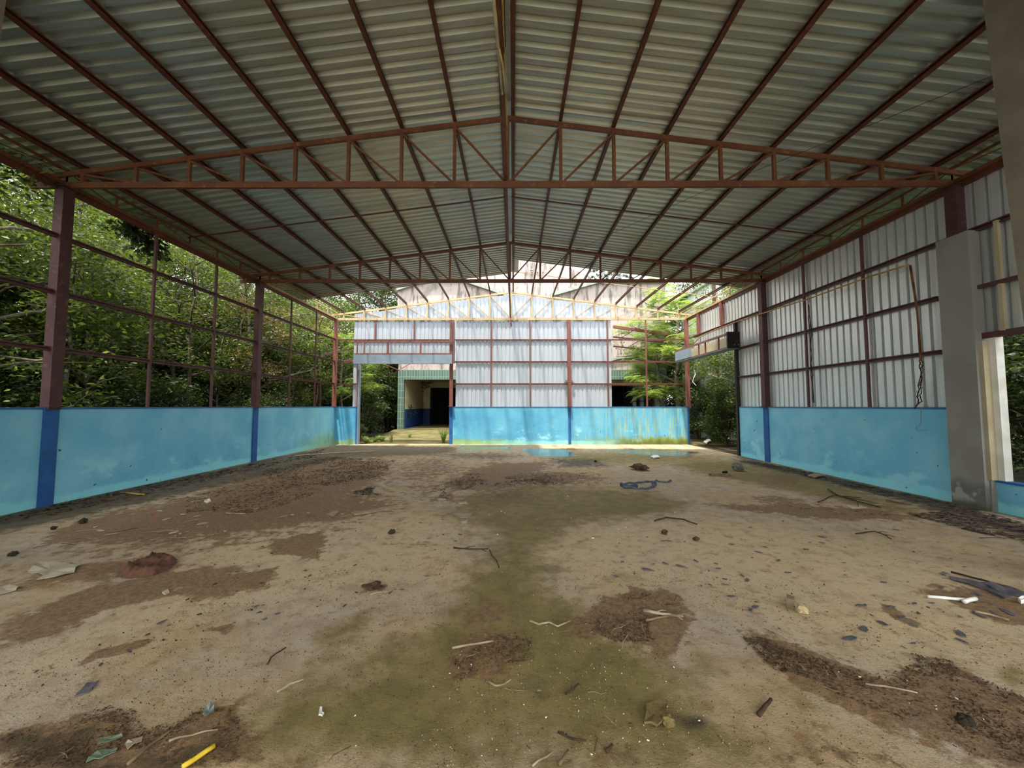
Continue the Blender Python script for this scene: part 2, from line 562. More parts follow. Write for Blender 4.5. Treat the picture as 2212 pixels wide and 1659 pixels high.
def gp(poly):
    return [tuple(G(a, b)[:2]) for a, b in poly]
PATCH = {
    'moss': [
        ([(1000, 1075), (1110, 1045), (1250, 1055), (1400, 1060), (1480, 1085), (1470, 1105), (1330, 1120), (1215, 1140), (1165, 1180), (1150, 1215),
          (1190, 1260), (1270, 1310), (1290, 1350), (1370, 1400), (1500, 1440), (1480, 1500), (1560, 1560), (1650, 1659), (480, 1659), (540, 1560), (660, 1480),
          (760, 1430), (800, 1400), (900, 1370), (960, 1330), (975, 1270), (1020, 1230), (1060, 1190), (1050, 1140), (960, 1110)], 0.9, 0.35),
        ([(1290, 1085), (1400, 1072), (1490, 1085), (1460, 1105), (1330, 1112)], 1.2, 0.2),
        ([(1440, 1000), (1600, 993), (1820, 1045), (2000, 1105), (1900, 1108), (1700, 1060), (1500, 1022)], 0.9, 0.3),
        ([(1180, 975), (1420, 975), (1600, 985), (1560, 1005), (1300, 1005), (1180, 995)], 0.7, 0.5),
        ([(700, 1385), (800, 1330), (830, 1345), (750, 1400)], 0.9, 0.12),
        ([(2140, 1465), (2212, 1455), (2212, 1490), (2170, 1485)], 1.0, 0.1),
        ([(1650, 1440), (1720, 1480), (1850, 1540), (1780, 1540), (1680, 1490)], 0.7, 0.15),
        ([(0, 1659), (0, 1640), (600, 1600), (1700, 1600), (2212, 1659)], 0.5, 0.3),
        ([(170, 1240), (260, 1215), (270, 1235), (200, 1250)], 0.8, 0.1)],
    'dirt': [
        ([(0, 1165), (140, 1095), (545, 1008), (740, 985), (1000, 1000), (900, 1060), (960, 1080), (700, 1190), (400, 1225), (0, 1270)], 0.42, 0.5),
        ([(60, 1180), (180, 1120), (420, 1075), (560, 1015), (720, 985), (850, 1000), (830, 1040), (760, 1070), (880, 1095), (760, 1120), (640, 1140), (470, 1165), (330, 1180), (200, 1185)], 0.95, 0.4),
        ([(600, 1170), (700, 1150), (720, 1180), (700, 1210), (630, 1215), (590, 1195)], 1.0, 0.12),
        ([(0, 1340), (100, 1310), (220, 1270), (330, 1240), (560, 1240), (570, 1270), (480, 1290), (350, 1290), (260, 1320), (150, 1360), (0, 1395)], 1.0, 0.15),
        ([(0, 1255), (180, 1215), (370, 1205), (390, 1230), (200, 1262), (0, 1290)], 0.75, 0.2),
        ([(940, 1045), (1060, 1000), (1190, 1000), (1150, 1040), (1070, 1060), (960, 1060)], 0.9, 0.25),
        ([(1225, 1350), (1300, 1300), (1400, 1265), (1480, 1290), (1480, 1340), (1400, 1390), (1330, 1400), (1250, 1390)], 1.1, 0.1),
        ([(970, 1430), (1080, 1360), (1150, 1400), (1120, 1460), (1060, 1485), (980, 1475)], 1.0, 0.1),
        ([(1010, 1300), (1090, 1290), (1120, 1340), (1040, 1370)], 0.7, 0.15),
        ([(1600, 1375), (1700, 1390), (1880, 1450), (2000, 1430), (2212, 1510), (2212, 1659), (2150, 1645), (2000, 1590), (1880, 1540), (1740, 1490), (1680, 1430)], 1.0, 0.15),
        ([(2000, 1285), (2060, 1270), (2150, 1280), (2212, 1320), (2212, 1352), (2100, 1332)], 1.1, 0.12),
        ([(0, 1600), (100, 1570), (200, 1560), (330, 1568), (400, 1530), (490, 1525), (500, 1580), (560, 1659), (0, 1659)], 1.2, 0.1),
        ([(200, 1425), (260, 1395), (320, 1400), (290, 1420), (210, 1432)], 1.0, 0.06),
        ([(410, 1378), (478, 1374), (470, 1390), (420, 1390)], 1.0, 0.04),
        ([(780, 1270), (822, 1262), (815, 1278), (785, 1280)], 1.1, 0.04),
        ([(1500, 1092), (1700, 1085), (1900, 1100), (2000, 1122), (1850, 1125), (1600, 1105)], 0.8, 0.15),
        ([(1640, 1025), (1720, 1028), (1740, 1045), (1660, 1050)], 0.9, 0.15),
        ([(1120, 1015), (1260, 1020), (1330, 1035), (1200, 1050), (1110, 1040)], 0.7, 0.25),
        ([(1920, 1315), (1950, 1320), (1975, 1352), (1935, 1345)], 1.1, 0.05),
        ([(860, 985), (1000, 990), (1040, 1020), (900, 1050), (830, 1040)], 0.55, 0.4),
        ([(1180, 1560), (1330, 1540), (1500, 1659), (1200, 1659)], 0.5, 0.2),
        ([(560, 1659), (680, 1600), (900, 1640), (900, 1659)], 0.5, 0.2),
        ([(1700, 1659), (1760, 1600), (2212, 1620), (2212, 1659)], 0.6, 0.2)],
    'damp': [
        ([(-400, 1210), (0, 1112), (140, 1083), (545, 998), (722, 962), (775, 962), (985, 966), (985, 978), (740, 990), (560, 1030), (300, 1090), (0, 1150), (-400, 1260)], 1.0, 0.25),
        ([(740, 975), (1090, 975), (1180, 985), (1080, 1000), (900, 988), (700, 1000)], 0.6, 0.5),
        ([(1590, 975), (1660, 998), (2065, 1088), (2212, 1138), (2500, 1240), (2500, 1270), (2212, 1165), (2050, 1110), (1800, 1046), (1600, 998)], 1.0, 0.2),
        ([(1180, 990), (1290, 992), (1330, 1010), (1200, 1010)], 0.8, 0.3),
        ([(980, 1060), (1150, 1050), (1180, 1075), (1050, 1090)], 0.4, 0.3),
        ([(0, 1600), (150, 1590), (330, 1610), (480, 1600), (520, 1659), (0, 1659)], 0.8, 0.1),
        ([(2100, 1560), (2212, 1570), (2212, 1659), (2150, 1659)], 0.6, 0.15)],
    'light': [
        ([(1160, 1200), (1300, 1130), (1600, 1120), (1900, 1150), (2212, 1200), (2212, 1500), (1900, 1420), (1700, 1380), (1500, 1270), (1350, 1260), (1220, 1270)], 0.8, 0.4),
        ([(440, 1170), (900, 1110), (1030, 1140), (960, 1250), (700, 1300), (420, 1330), (200, 1440), (0, 1520), (0, 1440), (400, 1280)], 0.75, 0.35)],
    'wet': [
        ([(1125, 969), (1225, 971), (1250, 985), (1170, 986), (1130, 977)], 1.0, 0.2),
        ([(1240, 972), (1400, 966), (1540, 975), (1500, 990), (1380, 985)], 0.6, 0.25),
        ([(990, 964), (1110, 964), (1110, 972), (990, 972)], 0.8, 0.2)],
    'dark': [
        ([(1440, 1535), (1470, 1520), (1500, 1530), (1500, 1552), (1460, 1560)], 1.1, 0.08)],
}
def build_floor():
    xs = np.arange(-XW, XW + 0.001, 0.042)
    ys = np.concatenate([np.arange(-2.1 * H, 6.0, 0.036), np.arange(6.0, D[2] + 0.12, 0.06)])
    X, Y = np.meshgrid(xs, ys)
    w = 0.22
    wx = X + (fbm(X * 1.8, Y * 1.8, 1) - 0.5) * 2 * w + (fbm(X * 7, Y * 7, 5) - 0.5) * 0.12
    wy = Y + (fbm(X * 1.8, Y * 1.8, 2) - 0.5) * 2 * w + (fbm(X * 7, Y * 7, 6) - 0.5) * 0.12
    mk = {}
    for kind, polys in PATCH.items():
        a = np.zeros(X.shape)
        for poly, st, soft in polys:
            sd = polysd(wx, wy, gp(poly))
            far = 1 + np.clip(Y - 4, 0, 12) * 0.12
            a = np.maximum(a, np.clip(0.5 + sd / (2 * soft * far), 0, 1) * st)
        mk[kind] = np.clip(a, 0, 1)
    mk['dirt'] = np.clip(np.maximum(mk['dirt'], (fbm(X * 0.9, Y * 0.9, 9) - 0.52) * 2.2 * (Y > 4.5)), 0, 1)
    Z = mk['dirt'] * 0.012 * fbm(X * 6, Y * 6, 3) + 0.004 * fbm(X * 3, Y * 3, 4)
    Z = Z - 0.006 * mk['wet']
    ny, nx = X.shape
    idx = np.arange(nx * ny).reshape(ny, nx)
    faces = np.stack([idx[:-1, :-1], idx[:-1, 1:], idx[1:, 1:], idx[1:, :-1]], -1).reshape(-1, 4)
    me = np_mesh('floor', np.stack([X, Y, Z], -1).reshape(-1, 3), faces, 'floor', True)
    for nm, ks in (('mask_a', ('moss', 'dirt', 'damp')), ('mask_b', ('light', 'wet', 'dark'))):
        at = me.attributes.new(nm, 'FLOAT_COLOR', 'POINT')
        c = np.ones((nx * ny, 4), np.float32)
        for i, k_ in enumerate(ks):
            c[:, i] = mk[k_].ravel()
        at.data.foreach_set('color', c.ravel())
    o = link_mesh('floor', me)
    return tag(o, 'stained concrete floor with moss, brown dirt and damp patches', None, None, 'structure')
build_floor()
def build_ground():
    n = 90
    xs = np.linspace(-42, 42, n)
    ys = np.linspace(-18, 75, n)
    X, Y = np.meshgrid(xs, ys)
    Z = -0.06 + 0.35 * (fbm(X * 0.25, Y * 0.25, 21) - 0.5)
    inside = (np.abs(X) < XW + 1.6) & (Y < D[2] + 9) & (Y > -6)
    near = (np.abs(X) < 12) & (Y < 30)
    Z = np.where(inside, -0.07, np.where(near, np.minimum(Z, 0.0), Z))
    idx = np.arange(n * n).reshape(n, n)
    faces = np.stack([idx[:-1, :-1], idx[:-1, 1:], idx[1:, 1:], idx[1:, :-1]], -1).reshape(-1, 4)
    o = link_mesh('ground', np_mesh('ground', np.stack([X, Y, Z], -1).reshape(-1, 3), faces, 'soil', True))
    tag(o, 'dark leaf strewn soil outside the shed', None, None, 'structure')
build_ground()

# ------------------------------------------------------------------ low blue walls
def low_wall(name, label, parts, mat='blue'):
    r = empty(name)
    tag(r, label, None, None, 'structure')
    for a, b in parts:
        MB().box(a, b).build('masonry_base', mat, r)
    return r
TH = 0.11
wl = low_wall('wall_left', 'light blue plastered low wall along the leafy side', [((-XW - TH, -2.1 * H, -0.05), (-XW, D[2], WT))])
MB().box((-XW - TH - 0.01, -2.1 * H, WT), (-XW + 0.012, D[2], WT + 0.035)).build('cap_stripe', 'blue_cap', wl)
for y in D[:2]:
    MB().box((-XW - 0.02, y - 0.1, -0.03), (-XW + 0.035, y + 0.1, WT + 0.037)).build('pilaster', 'blue_dark', wl)
RW0, RW1 = 4.0 * H, 7.8 * H
wr = low_wall('wall_right', 'light blue plastered low wall topped by ribbed metal sheets', [((XW, RW0, -0.05), (XW + TH, RW1, WT))])
MB().box((XW - 0.012, RW0 + 0.12, WT), (XW + TH, RW1, WT + 0.035)).build('cap_stripe', 'blue_cap', wr)
MB().box((XW - 0.03, D[1] - 0.1, -0.03), (XW + 0.02, D[1] + 0.1, WT + 0.037)).build('pilaster', 'blue_dark', wr)
FY = D[2] + 0.0
wf = low_wall('wall_back', 'light blue low wall with algae streaks and grey ribbed sheeting above',
              [((-XW, FY, -0.05), (-4.0 * H, FY + TH, WT)), ((-1.60 * H, FY, -0.05), (XW + 0.02, FY + TH, WT))], 'blue_far')
for x0, x1 in ((-XW, -4.0 * H), (-1.60 * H, XW + 0.02)):
    MB().box((x0, FY - 0.012, WT), (x1, FY + TH + 0.01, WT + 0.03)).build('cap_stripe', 'blue_cap', wf)
for x0, x1 in ((-4.06 * H, -3.985 * H), (-1.615 * H, -1.53 * H), (1.49 * H, 1.56 * H), (XW - 0.03, XW + 0.03)):
    MB().box((x0, FY - 0.025, -0.04), (x1, FY + 0.03, WT + 0.033)).build('pilaster', 'blue_dark', wf)

YR = -2.1 * H
wb = empty('wall_behind_added')  # unseen wall, added to darken the near pillars and floor
tag(wb, 'unseen concrete wall added behind the camera to dim the near end', None, None, 'structure')
for a, b in ((-XW, -3.1 * H), (3.1 * H, XW)):
    MB().box((a, YR - 0.2, -0.05), (b, YR, ZC)).build('rear_panel', 'concrete', wb)
MB().box((-3.1 * H, YR - 0.2, 2.7 * H), (3.1 * H, YR, ZC)).build('lintel', 'concrete', wb)

# ------------------------------------------------------------------ ribbed metal sheets
PITCHR = 0.112 * H
def rib_profile(n, pitch=PITCHR, h=0.045):
    p = []
    for i in range(n):
        a = i * pitch
        p += [(a, 0), (a + 0.42 * pitch, 0), (a + 0.58 * pitch, h), (a + 0.74 * pitch, h), (a + 0.93 * pitch, 0)]
    p.append((n * pitch, 0))
    return p

ceiling = empty('ceiling')
tag(ceiling, 'ribbed grey metal roof sheets on both slopes', None, None, 'structure')
ZR = 0.085                                     # sheet above the top chord: purlin depth
def roof_sheets(side):
    NRIB = 5
    y1 = ROOF_END[side]
    y = y1
    XE = XW + 0.42 * H
    while y > YN:
        y0 = y - NRIB * PITCHR
        prof = rib_profile(NRIB)
        mb = MB()
        jit = 0.0
        prof = prof + [(NRIB * PITCHR + 0.02, 0.001)]
        m = len(prof)
        xs = (0.05, XE * 0.5, XE + R.uniform(-0.03, 0.03))
        for x in xs:
            for a, h in prof:
                mb.v.append((side * x, y0 + a, ztop(x) + 0.125 + h + jit))
        for k in range(2):
            for i in range(m - 1):
                q = (k * m + i, k * m + i + 1, (k + 1) * m + i + 1, (k + 1) * m + i)
                mb.f.append(q if side < 0 else q[::-1])
        mb.build('roof_sheet', 'roof_sheet', ceiling)
        y = y0
for s in (-1, 1):
    roof_sheets(s)
mb = MB()                                       # folded ridge capping over the joint
for y in (YN, ROOF_END[-1]):
    for x in (-0.28, 0, 0.28):
        mb.v.append((x, y, ztop(x) + 0.175))
mb.f = [(0, 1, 4, 3), (1, 2, 5, 4)]
mb.build('ridge_cap', 'roof_sheet', ceiling)

def vrib(n, pitch, h):
    p = []
    for i in range(n):
        a = i * pitch
        p += [(a, 0), (a + 0.64 * pitch, 0), (a + 0.69 * pitch, h), (a + 0.90 * pitch, h), (a + 0.95 * pitch, 0)]
    p.append((n * pitch, 0))
    return p
def wall_sheet(parent, axis, fixed, a0, z0, z1, nrib, mat, out=1, width=None, ztopf=None, name='metal_sheet'):
    prof = vrib(nrib, PITCHR, 0.07 if axis == 'y' else 0.02)
    if width:
        prof = [(a, h) for a, h in prof if a <= width + 1e-6]
    mb = MB()
    m = len(prof)
    for k in range(3):
        for a, h in prof:
            zt = z1 if ztopf is None else ztopf(a0 + a)
            z = (z0, (z0 + zt) / 2, zt)[k]
            p = (a0 + a, fixed + out * h, z) if axis == 'x' else (fixed + out * h, a0 + a, z)
            mb.v.append(p)
    for k in range(2):
        for i in range(m - 1):
            mb.f.append((k * m + i, k * m + i + 1, (k + 1) * m + i + 1, (k + 1) * m + i))
    return mb.build(name, mat, parent)

SW = 5 * PITCHR
XS = XW + 0.075
ZE = ZC - 0.045
y = 1.1 * H
while y < 9.4 * H:
    ym = y + SW / 2
    if ym < RW0 - 0.1:
        z0 = 1.66 * H
    elif ym < RW1 - 0.1:
        z0 = WT + 0.03
    else:
        z0 = 2.36 * H
    w = SW
    wall_sheet(wr, 'y', XS, y, z0, ZE, 5, 'wall_sheet', 1, w)
    y += w
# grey ribbed sheets on the back wall, behind the frame
x = -4.17 * H
YB = FY + 0.065
while x < 2.6 * H:
    xm = x + SW / 2
    top = lambda v: min(ztop(v) - 0.05, ZA) - (0.02 if int((v + 50) / SW) % 2 else 0.0)
    if x < -4.1 * H:
        wall_sheet(wf, 'x', YB, x, WT + 0.02, 0, 1, 'far_sheet', 1, None, top)
        x += PITCHR
        continue
    if x < -1.47 * H:
        w = min(SW, -1.46 * H - x)
        wall_sheet(wf, 'x', YB, x, 2.12 * H, 0, 5, 'far_sheet', 1, w, top)
    else:
        w = min(SW, 2.66 * H - x)
        wall_sheet(wf, 'x', YB, x, WT + 0.02, 0, 5, 'far_sheet', 1, w, top)
    if w < 0.02:
        break
    x += w

# ------------------------------------------------------------------ steel frame
def part(parent, name, mat, p, q, w, h, up=(0, 0, 1)):
    return MB().bar(p, q, w, h, up).build(name, mat, parent)

FR = ['first', 'second', 'third']
for i, y in enumerate(D):
    for side in (-1, 1):
        if i == 2:
            continue
        r = empty('steel_column', (side * XW, y, 0))
        mb = MB().box((-0.075, -0.085, WT if i < 2 else 0), (0.075, 0.085, ZC - 0.06))
        mb.build('post', 'column', r)
        MB().box((-0.13, -0.13, ZC - 0.06), (0.13, 0.13, ZC - 0.045)).build('cap_plate', 'column', r)
        MB().box((-0.11, -0.11, WT + 0.036), (0.11, 0.11, WT + 0.048)).build('base_plate', 'column', r)
        where = ('thick maroon steel column on the blue wall under the fully sheeted roof, leafy side',
                 'maroon steel column on the blue wall under the second roof truss, leafy side',
                 'maroon steel column rising behind the grey rendered pillar',
                 'dark maroon steel column splitting the ribbed metal side wall')[(0 if side < 0 else 2) + i]
        tag(r, where, 'column', 'steel columns of the shed')
for x, lab in ((-XW, 'red corner column where the leafy side meets the back wall'),
               (-1.565 * H, 'red column beside the back doorway'),
               (1.52 * H, 'red column in the middle of the grey back sheeting'),
               (XW - 0.02, 'red corner post at the free end of the back wall')):
    r = empty('steel_column', (x, FY - 0.07, 0))
    MB().box((-0.07, -0.06, WT + 0.03), (0.07, 0.06, ZC - 0.06)).build('post', 'far_steel', r)
    MB().box((-0.10, -0.09, WT + 0.034), (0.10, 0.09, WT + 0.046)).build('base_plate', 'far_steel', r)
    if x == 1.52 * H:
        for s in (-1, 1):
            MB().box((s * 0.07, -0.03, 1.6 * H), (s * 0.2, 0.03, 1.62 * H)).build('bracket', 'far_steel', r)
            MB().tube([(s * 0.12, 0, 1.61 * H), (s * 0.12, 0, 1.67 * H)], 0.02, 8).build('bolt', 'far_steel', r)
    tag(r, lab, 'column', 'steel columns of the shed')

def truss(y, i):
    mat = 'sunlit_tone' if i == 2 else 'oxide'
    r = empty('roof_truss', (0, y, ZC))
    def L(x, z):
        return (x, 0, z - ZC)
    XO = XW + 0.36 * H if i != 2 else XW + 0.02
    part(r, 'bottom_chord', mat, L(-XO, ZC), L(XO, ZC), 0.05, 0.1)
    for s in (-1, 1):
        part(r, 'top_chord', mat, L(0, ztop(0)), L(s * (XW + 0.40 * H), ztop(XW + 0.40 * H)), 0.05, 0.075)
        for k in range(1, 9):
            x = s * NODE * k
            part(r, 'web_post', mat, L(x, ZC + 0.05), L(x, ztop(x) - 0.035), 0.05, 0.05)
            xin = s * NODE * (k - 1) + s * 0.04
            part(r, 'web_diagonal', mat, L(x - s * 0.02, ztop(x) - 0.05), L(xin, ZC + 0.05), 0.03, 0.03)
        xo = s * (XW + 0.30 * H)
        part(r, 'bracket_post', mat, L(xo, ZC + 0.04), L(xo, ztop(xo) - 0.03), 0.05, 0.05)
    part(r, 'king_post', mat, L(0, ZC + 0.05), L(0, ztop(0) - 0.03), 0.055, 0.055)
    tag(r, ('rusty roof truss carried by the thick maroon column and the grey pillar',
            'rusty roof truss spanning between the two middle maroon columns',
            'sunlit truss standing on the back wall columns')[i], 'truss', 'roof trusses')
for i, y in enumerate(D):
    truss(y, i)

ORD = ['ridge', 'first', 'second', 'third', 'fourth', 'fifth', 'sixth', 'seventh', 'eighth', 'ninth']
for s in (-1, 1):
    for k in range(0, 10):
        x = s * (NODE * k if k else 0.09)
        if k == 9:
            x = s * (XW + 0.34 * H)
        y0, y1 = YN, D[2] + 0.05
        if k == 9:
            y1 = ROOF_END[s] + 0.3
        mb = MB()
        d = Vector((s, 0, -SL)).normalized()
        mb.channel((x, y0, ztop(x) + 0.079), (x, y1, ztop(x) + 0.079), 0.055, 0.08, 0.006, (s * SL, 0, 1), -s)
        o = mb.build('purlin', 'purlin', None, False, (x, (y0 + y1) / 2, ztop(x) + 0.083))
        sl = 'leafy side' if s < 0 else 'metal wall side'
        lab = ('dark red steel purlin at the ridge, on the %s' % sl) if k == 0 else \
              ('outermost eave purlin overhanging the %s' % sl) if k == 9 else \
              ('dark red steel roof purlin, %s from the ridge towards the %s' % (ORD[k], sl))
        tag(o, lab, 'purlin', 'roof purlins')

# sag bars across the purlins, halfway between the trusses
for bi, ym in enumerate(((D[0] + D[1]) / 2, (D[1] + D[2]) / 2)):
    for s in (-1, 1):
        xo = XW + 0.05
        o = MB().bar((s * 0.05, ym, ztop(0.05) + 0.03), (s * xo, ym, ztop(xo) + 0.03), 0.03, 0.022).build('sag_bar', 'purlin' if bi == 0 else 'sunlit_tone', None, False, (s * 2, ym, ztop(2)))
        tag(o, ('thin steel tie bar across the roof sheets, %s slope' if bi == 0 else 'thin sunlit tie bar across the bare purlins, %s slope') % ('leafy side' if s < 0 else 'metal wall side'),
            'tie bar', 'sag bars under the roof')

# long tie beam under the ridge, resting on the bottom chords
o = MB().bar((-0.03, YN, ZC + 0.10), (-0.03, D[2] + 0.12, ZC + 0.10), 0.05, 0.09).build('ridge_tie_beam', 'oxide', None, False, (0, 5, ZC + 0.1))
tag(o, 'long rusty tie beam under the ridge resting on the truss chords', 'beam')
r = empty('hanging_rod', (0.0, D[2] - 0.06, ZC - 0.05))
MB().tube([(0, 0, 0.0), (0, 0, -0.16)], 0.02, 8).build('rod', 'far_steel', r)
MB().tube([(0, 0, -0.12), (0.01, 0, -0.26), (0.0, 0, -0.3)], [0.035, 0.03, 0.012], 8).build('weight', 'far_steel', r)
tag(r, 'short rusty rod hanging below the sunlit back truss', 'rod')

# eave trusses between the columns
def eave_truss(side, y0, y1, lab, mat='oxide'):
    r = empty('eave_truss', (side * XW, y0, ZC))
    L_ = y1 - y0
    hh = 0.17 * H
    part(r, 'bottom_chord', mat, (0, 0, 0.02), (0, L_, 0.02), 0.05, 0.06)
    part(r, 'fascia_channel', 'purlin', (side * 0.045, 0, -0.05), (side * 0.045, L_, -0.05), 0.045, 0.1)
    part(r, 'top_chord', mat, (0, 0, hh), (0, L_, hh), 0.035, 0.035)
    n = 6
    for k in range(n + 1):
        yy = L_ * k / n
        part(r, 'web_post', mat, (0, yy, 0.05), (0, yy, hh - 0.017), 0.03, 0.03)
        if k < n:
            a, b = (0.05, hh - 0.02) if k % 2 else (hh - 0.02, 0.05)
            part(r, 'web_diagonal', mat, (0, yy, a), (0, L_ * (k + 1) / n, b), 0.014, 0.014)
    tag(r, lab, 'truss', 'eave trusses along the sides')
EB = ['beside the camera-side column', 'between the first and second columns', 'over the bare rafters by the back corner']
for side, sn in ((-1, 'leafy side'), (1, 'metal wall side')):
    eave_truss(side, YN, D[0], 'light eave truss on the %s before the first roof truss' % sn)
    eave_truss(side, D[0], D[1], 'light eave truss on the %s between first and second roof trusses' % sn)
    eave_truss(side, D[1], D[2], 'light eave truss on the %s running to the back corner' % sn, 'sunlit_tone')

# wall rails and studs of the side walls
HN = ['lowest', 'middle', 'topmost']
BAYS = [(D0 - 1.5 * H, D[0]), (D[0], D[1]), (D[1], D[2])]
BN = ['in the bay before the thick column', 'in the middle bay', 'in the bay by the back corner']
for bi, (a, b) in enumerate(BAYS):
    for gi, z in enumerate(GIRT):
        o = MB().channel((-XW, a + 0.08, z), (-XW, b - 0.08, z), 0.05, 0.075, 0.005, (0, 0, 1), 1).build('wall_rail', 'rail', None, False, (-XW, (a + b) / 2, z))
        tag(o, '%s brown steel rail across the open leafy side, %s' % (HN[gi], BN[bi]), 'rail', 'wall rails on the leafy side')
        a2, b2 = a, b
        if bi == 2:
            b2 = RW1 + 0.05 if gi < 2 else 9.75 * H
        if bi == 0:
            if gi < 2:
                continue
            b2 = b
        if bi == 1 and gi < 2:
            a2 = 4.06 * H
        o = MB().channel((XW + 0.02, a2 + 0.08, z), (XW + 0.02, b2 - 0.08, z), 0.05, 0.075, 0.005, (0, 0, 1), -1).build('wall_rail', 'rail', None, False, (XW, (a2 + b2) / 2, z))
        tag(o, '%s dark rail on the ribbed metal wall, %s' % (HN[gi], ('above the grey pillar', 'between the pillar and the dark column', 'past the dark column')[bi]), 'rail', 'wall rails on the metal wall side')
ST = [('left', D[0] + 1.03 * H), ('left', D[0] + 2.06 * H), ('left', D[1] + 1.03 * H), ('left', D[1] + 2.06 * H),
      ('right', D[0] + 1.08 * H), ('right', D[0] + 2.1 * H)]
SN = ['slim steel stud on the leafy side, just past the thick column', 'slim steel stud on the leafy side, next before the second column',
      'slim steel stud on the leafy side, just past the second column', 'slim steel stud on the leafy side, next before the back corner',
      'slim dark stud on the metal wall, nearer the grey pillar', 'slim dark stud on the metal wall with dead vine twisted round it']
for (sd, y), lab in zip(ST, SN):
    x = -XW if sd == 'left' else XW + 0.02
    o = MB().bar((x, y, WT + 0.03), (x, y, ZC - 0.09), 0.045, 0.045, (1, 0, 0)).build('wall_stud', 'rail', None, False, (x, y, WT))
    tag(o, lab, 'stud', 'wall studs')
o = MB().bar((XW + 0.0, RW1 + 0.055, 0.0), (XW + 0.0, RW1 + 0.055, GIRT[2]), 0.09, 0.1, (1, 0, 0)).build('door_post', 'dark_steel', None, False, (XW, RW1, WT))
tag(o, 'dark steel door post where the metal side wall ends', 'post')
for y, lab in ((8.35 * H, 'short red stud over the side doorway, nearer the dark post'), (9.4 * H, 'short red stud at the end of the sheets over the side doorway')):
    o = MB().bar((XW, y, GIRT[2]), (XW, y, ZC - 0.05), 0.1, 0.1, (1, 0, 0)).build('wall_stud', 'far_steel', None, False, (XW, y, GIRT[2]))
    tag(o, lab, 'stud', 'wall studs')

# back wall rails and studs
for gi, z in enumerate(GIRT):
    spans = [(-XW, -4.0 * H)] if gi < 2 else [(-XW, -1.6 * H)]
    spans += [(-1.53 * H, XW)]
    for j, (a, b) in enumerate(spans):
        o = MB().channel((a + 0.06, FY + 0.03, z), (b - 0.06, FY + 0.03, z), 0.05, 0.06, 0.005, (0, 0, 1), 1).build('wall_rail', 'far_steel', None, False, ((a + b) / 2, FY, z))
        tag(o, '%s red rail on the back wall, %s' % (HN[gi], ('beside the back doorway' if gi < 2 else 'above the back doorway') if j == 0 else 'across the grey sheeting'), 'rail', 'rails of the back wall')
for x, z0, z1, lab in ((-0.53 * H, WT + 0.03, ZC, 'slim red stud on the back sheeting, next to the doorway column'),
                       (0.50 * H, WT + 0.03, ZC, 'slim red stud on the back sheeting, next to the middle column'),
                       (2.55 * H, WT + 0.03, ZC, 'slim red stud at the edge of the back sheeting'),
                       (3.56 * H, WT + 0.03, ZC, 'slim red stud in the open part of the back wall'),
                       (-3.6 * H, GIRT[2], ZC, 'short red stud above the back doorway, nearer the leafy corner'),
                       (-2.57 * H, GIRT[2], ZC, 'short red stud above the back doorway, nearer the doorway column')):
    o = MB().bar((x, FY + 0.02, z0), (x, FY + 0.02, z1 - 0.05), 0.05, 0.05, (0, 1, 0)).build('wall_stud', 'far_steel', None, False, (x, FY, z0))
    tag(o, lab, 'stud', 'wall studs')

# ------------------------------------------------------------------ sliding-door headers
r = empty('door_header', (-2.8 * H, FY - 0.3, 2.2 * H))
hx0, hx1 = -1.28 * H, 1.27 * H
tag(r, 'grey sheet covered track header over the back doorway', 'door header')
MB().box((hx0, -0.02, -0.11 * H), (hx1, -0.012, 0.13 * H)).build('cover_sheet', 'flat_sheet', r)
MB().box((hx0, -0.012, -0.105 * H), (hx1, 0.2, -0.095 * H)).build('soffit', 'flat_sheet', r)
part(r, 'lower_rail', 'far_steel', (hx0 + 0.03, 0.02, 0.15 * H), (hx1, 0.02, 0.15 * H), 0.05, 0.05)
part(r, 'upper_rail', 'far_steel', (hx0 - 0.1, 0.1, 0.47 * H), (hx1, 0.1, 0.47 * H), 0.07, 0.05)
for x, w in ((-1.2 * H, 0.05), (-1.02 * H, 0.04), (-0.4 * H, 0.08), (0.45 * H, 0.07)):
    part(r, 'hanger', 'far_steel', (x, 0.04, 0.15 * H), (x, 0.04, 0.47 * H), w, 0.04, (0, 1, 0))
for k in range(18):
    x = hx0 + (hx1 - hx0) * (k + 0.5) / 18
    MB().tube([(x, 0.05, 0.435 * H), (x, 0.03, 0.435 * H)], 0.018, 6).build('bolt', 'flat_sheet', r)
r = empty('door_jamb', (-4.0 * H, FY - 0.03, 0))
tag(r, 'grey steel jamb of the back doorway by the leafy corner', 'door jamb')
MB().box((-0.03, 0, 0.0), (0.03, 0.16, 2.12 * H)).build('jamb_sheet', 'flat_sheet', r)
part(r, 'jamb_bar', 'far_steel', (-0.06, 0.02, WT), (-0.06, 0.02, 2.1 * H), 0.04, 0.04, (0, 1, 0))

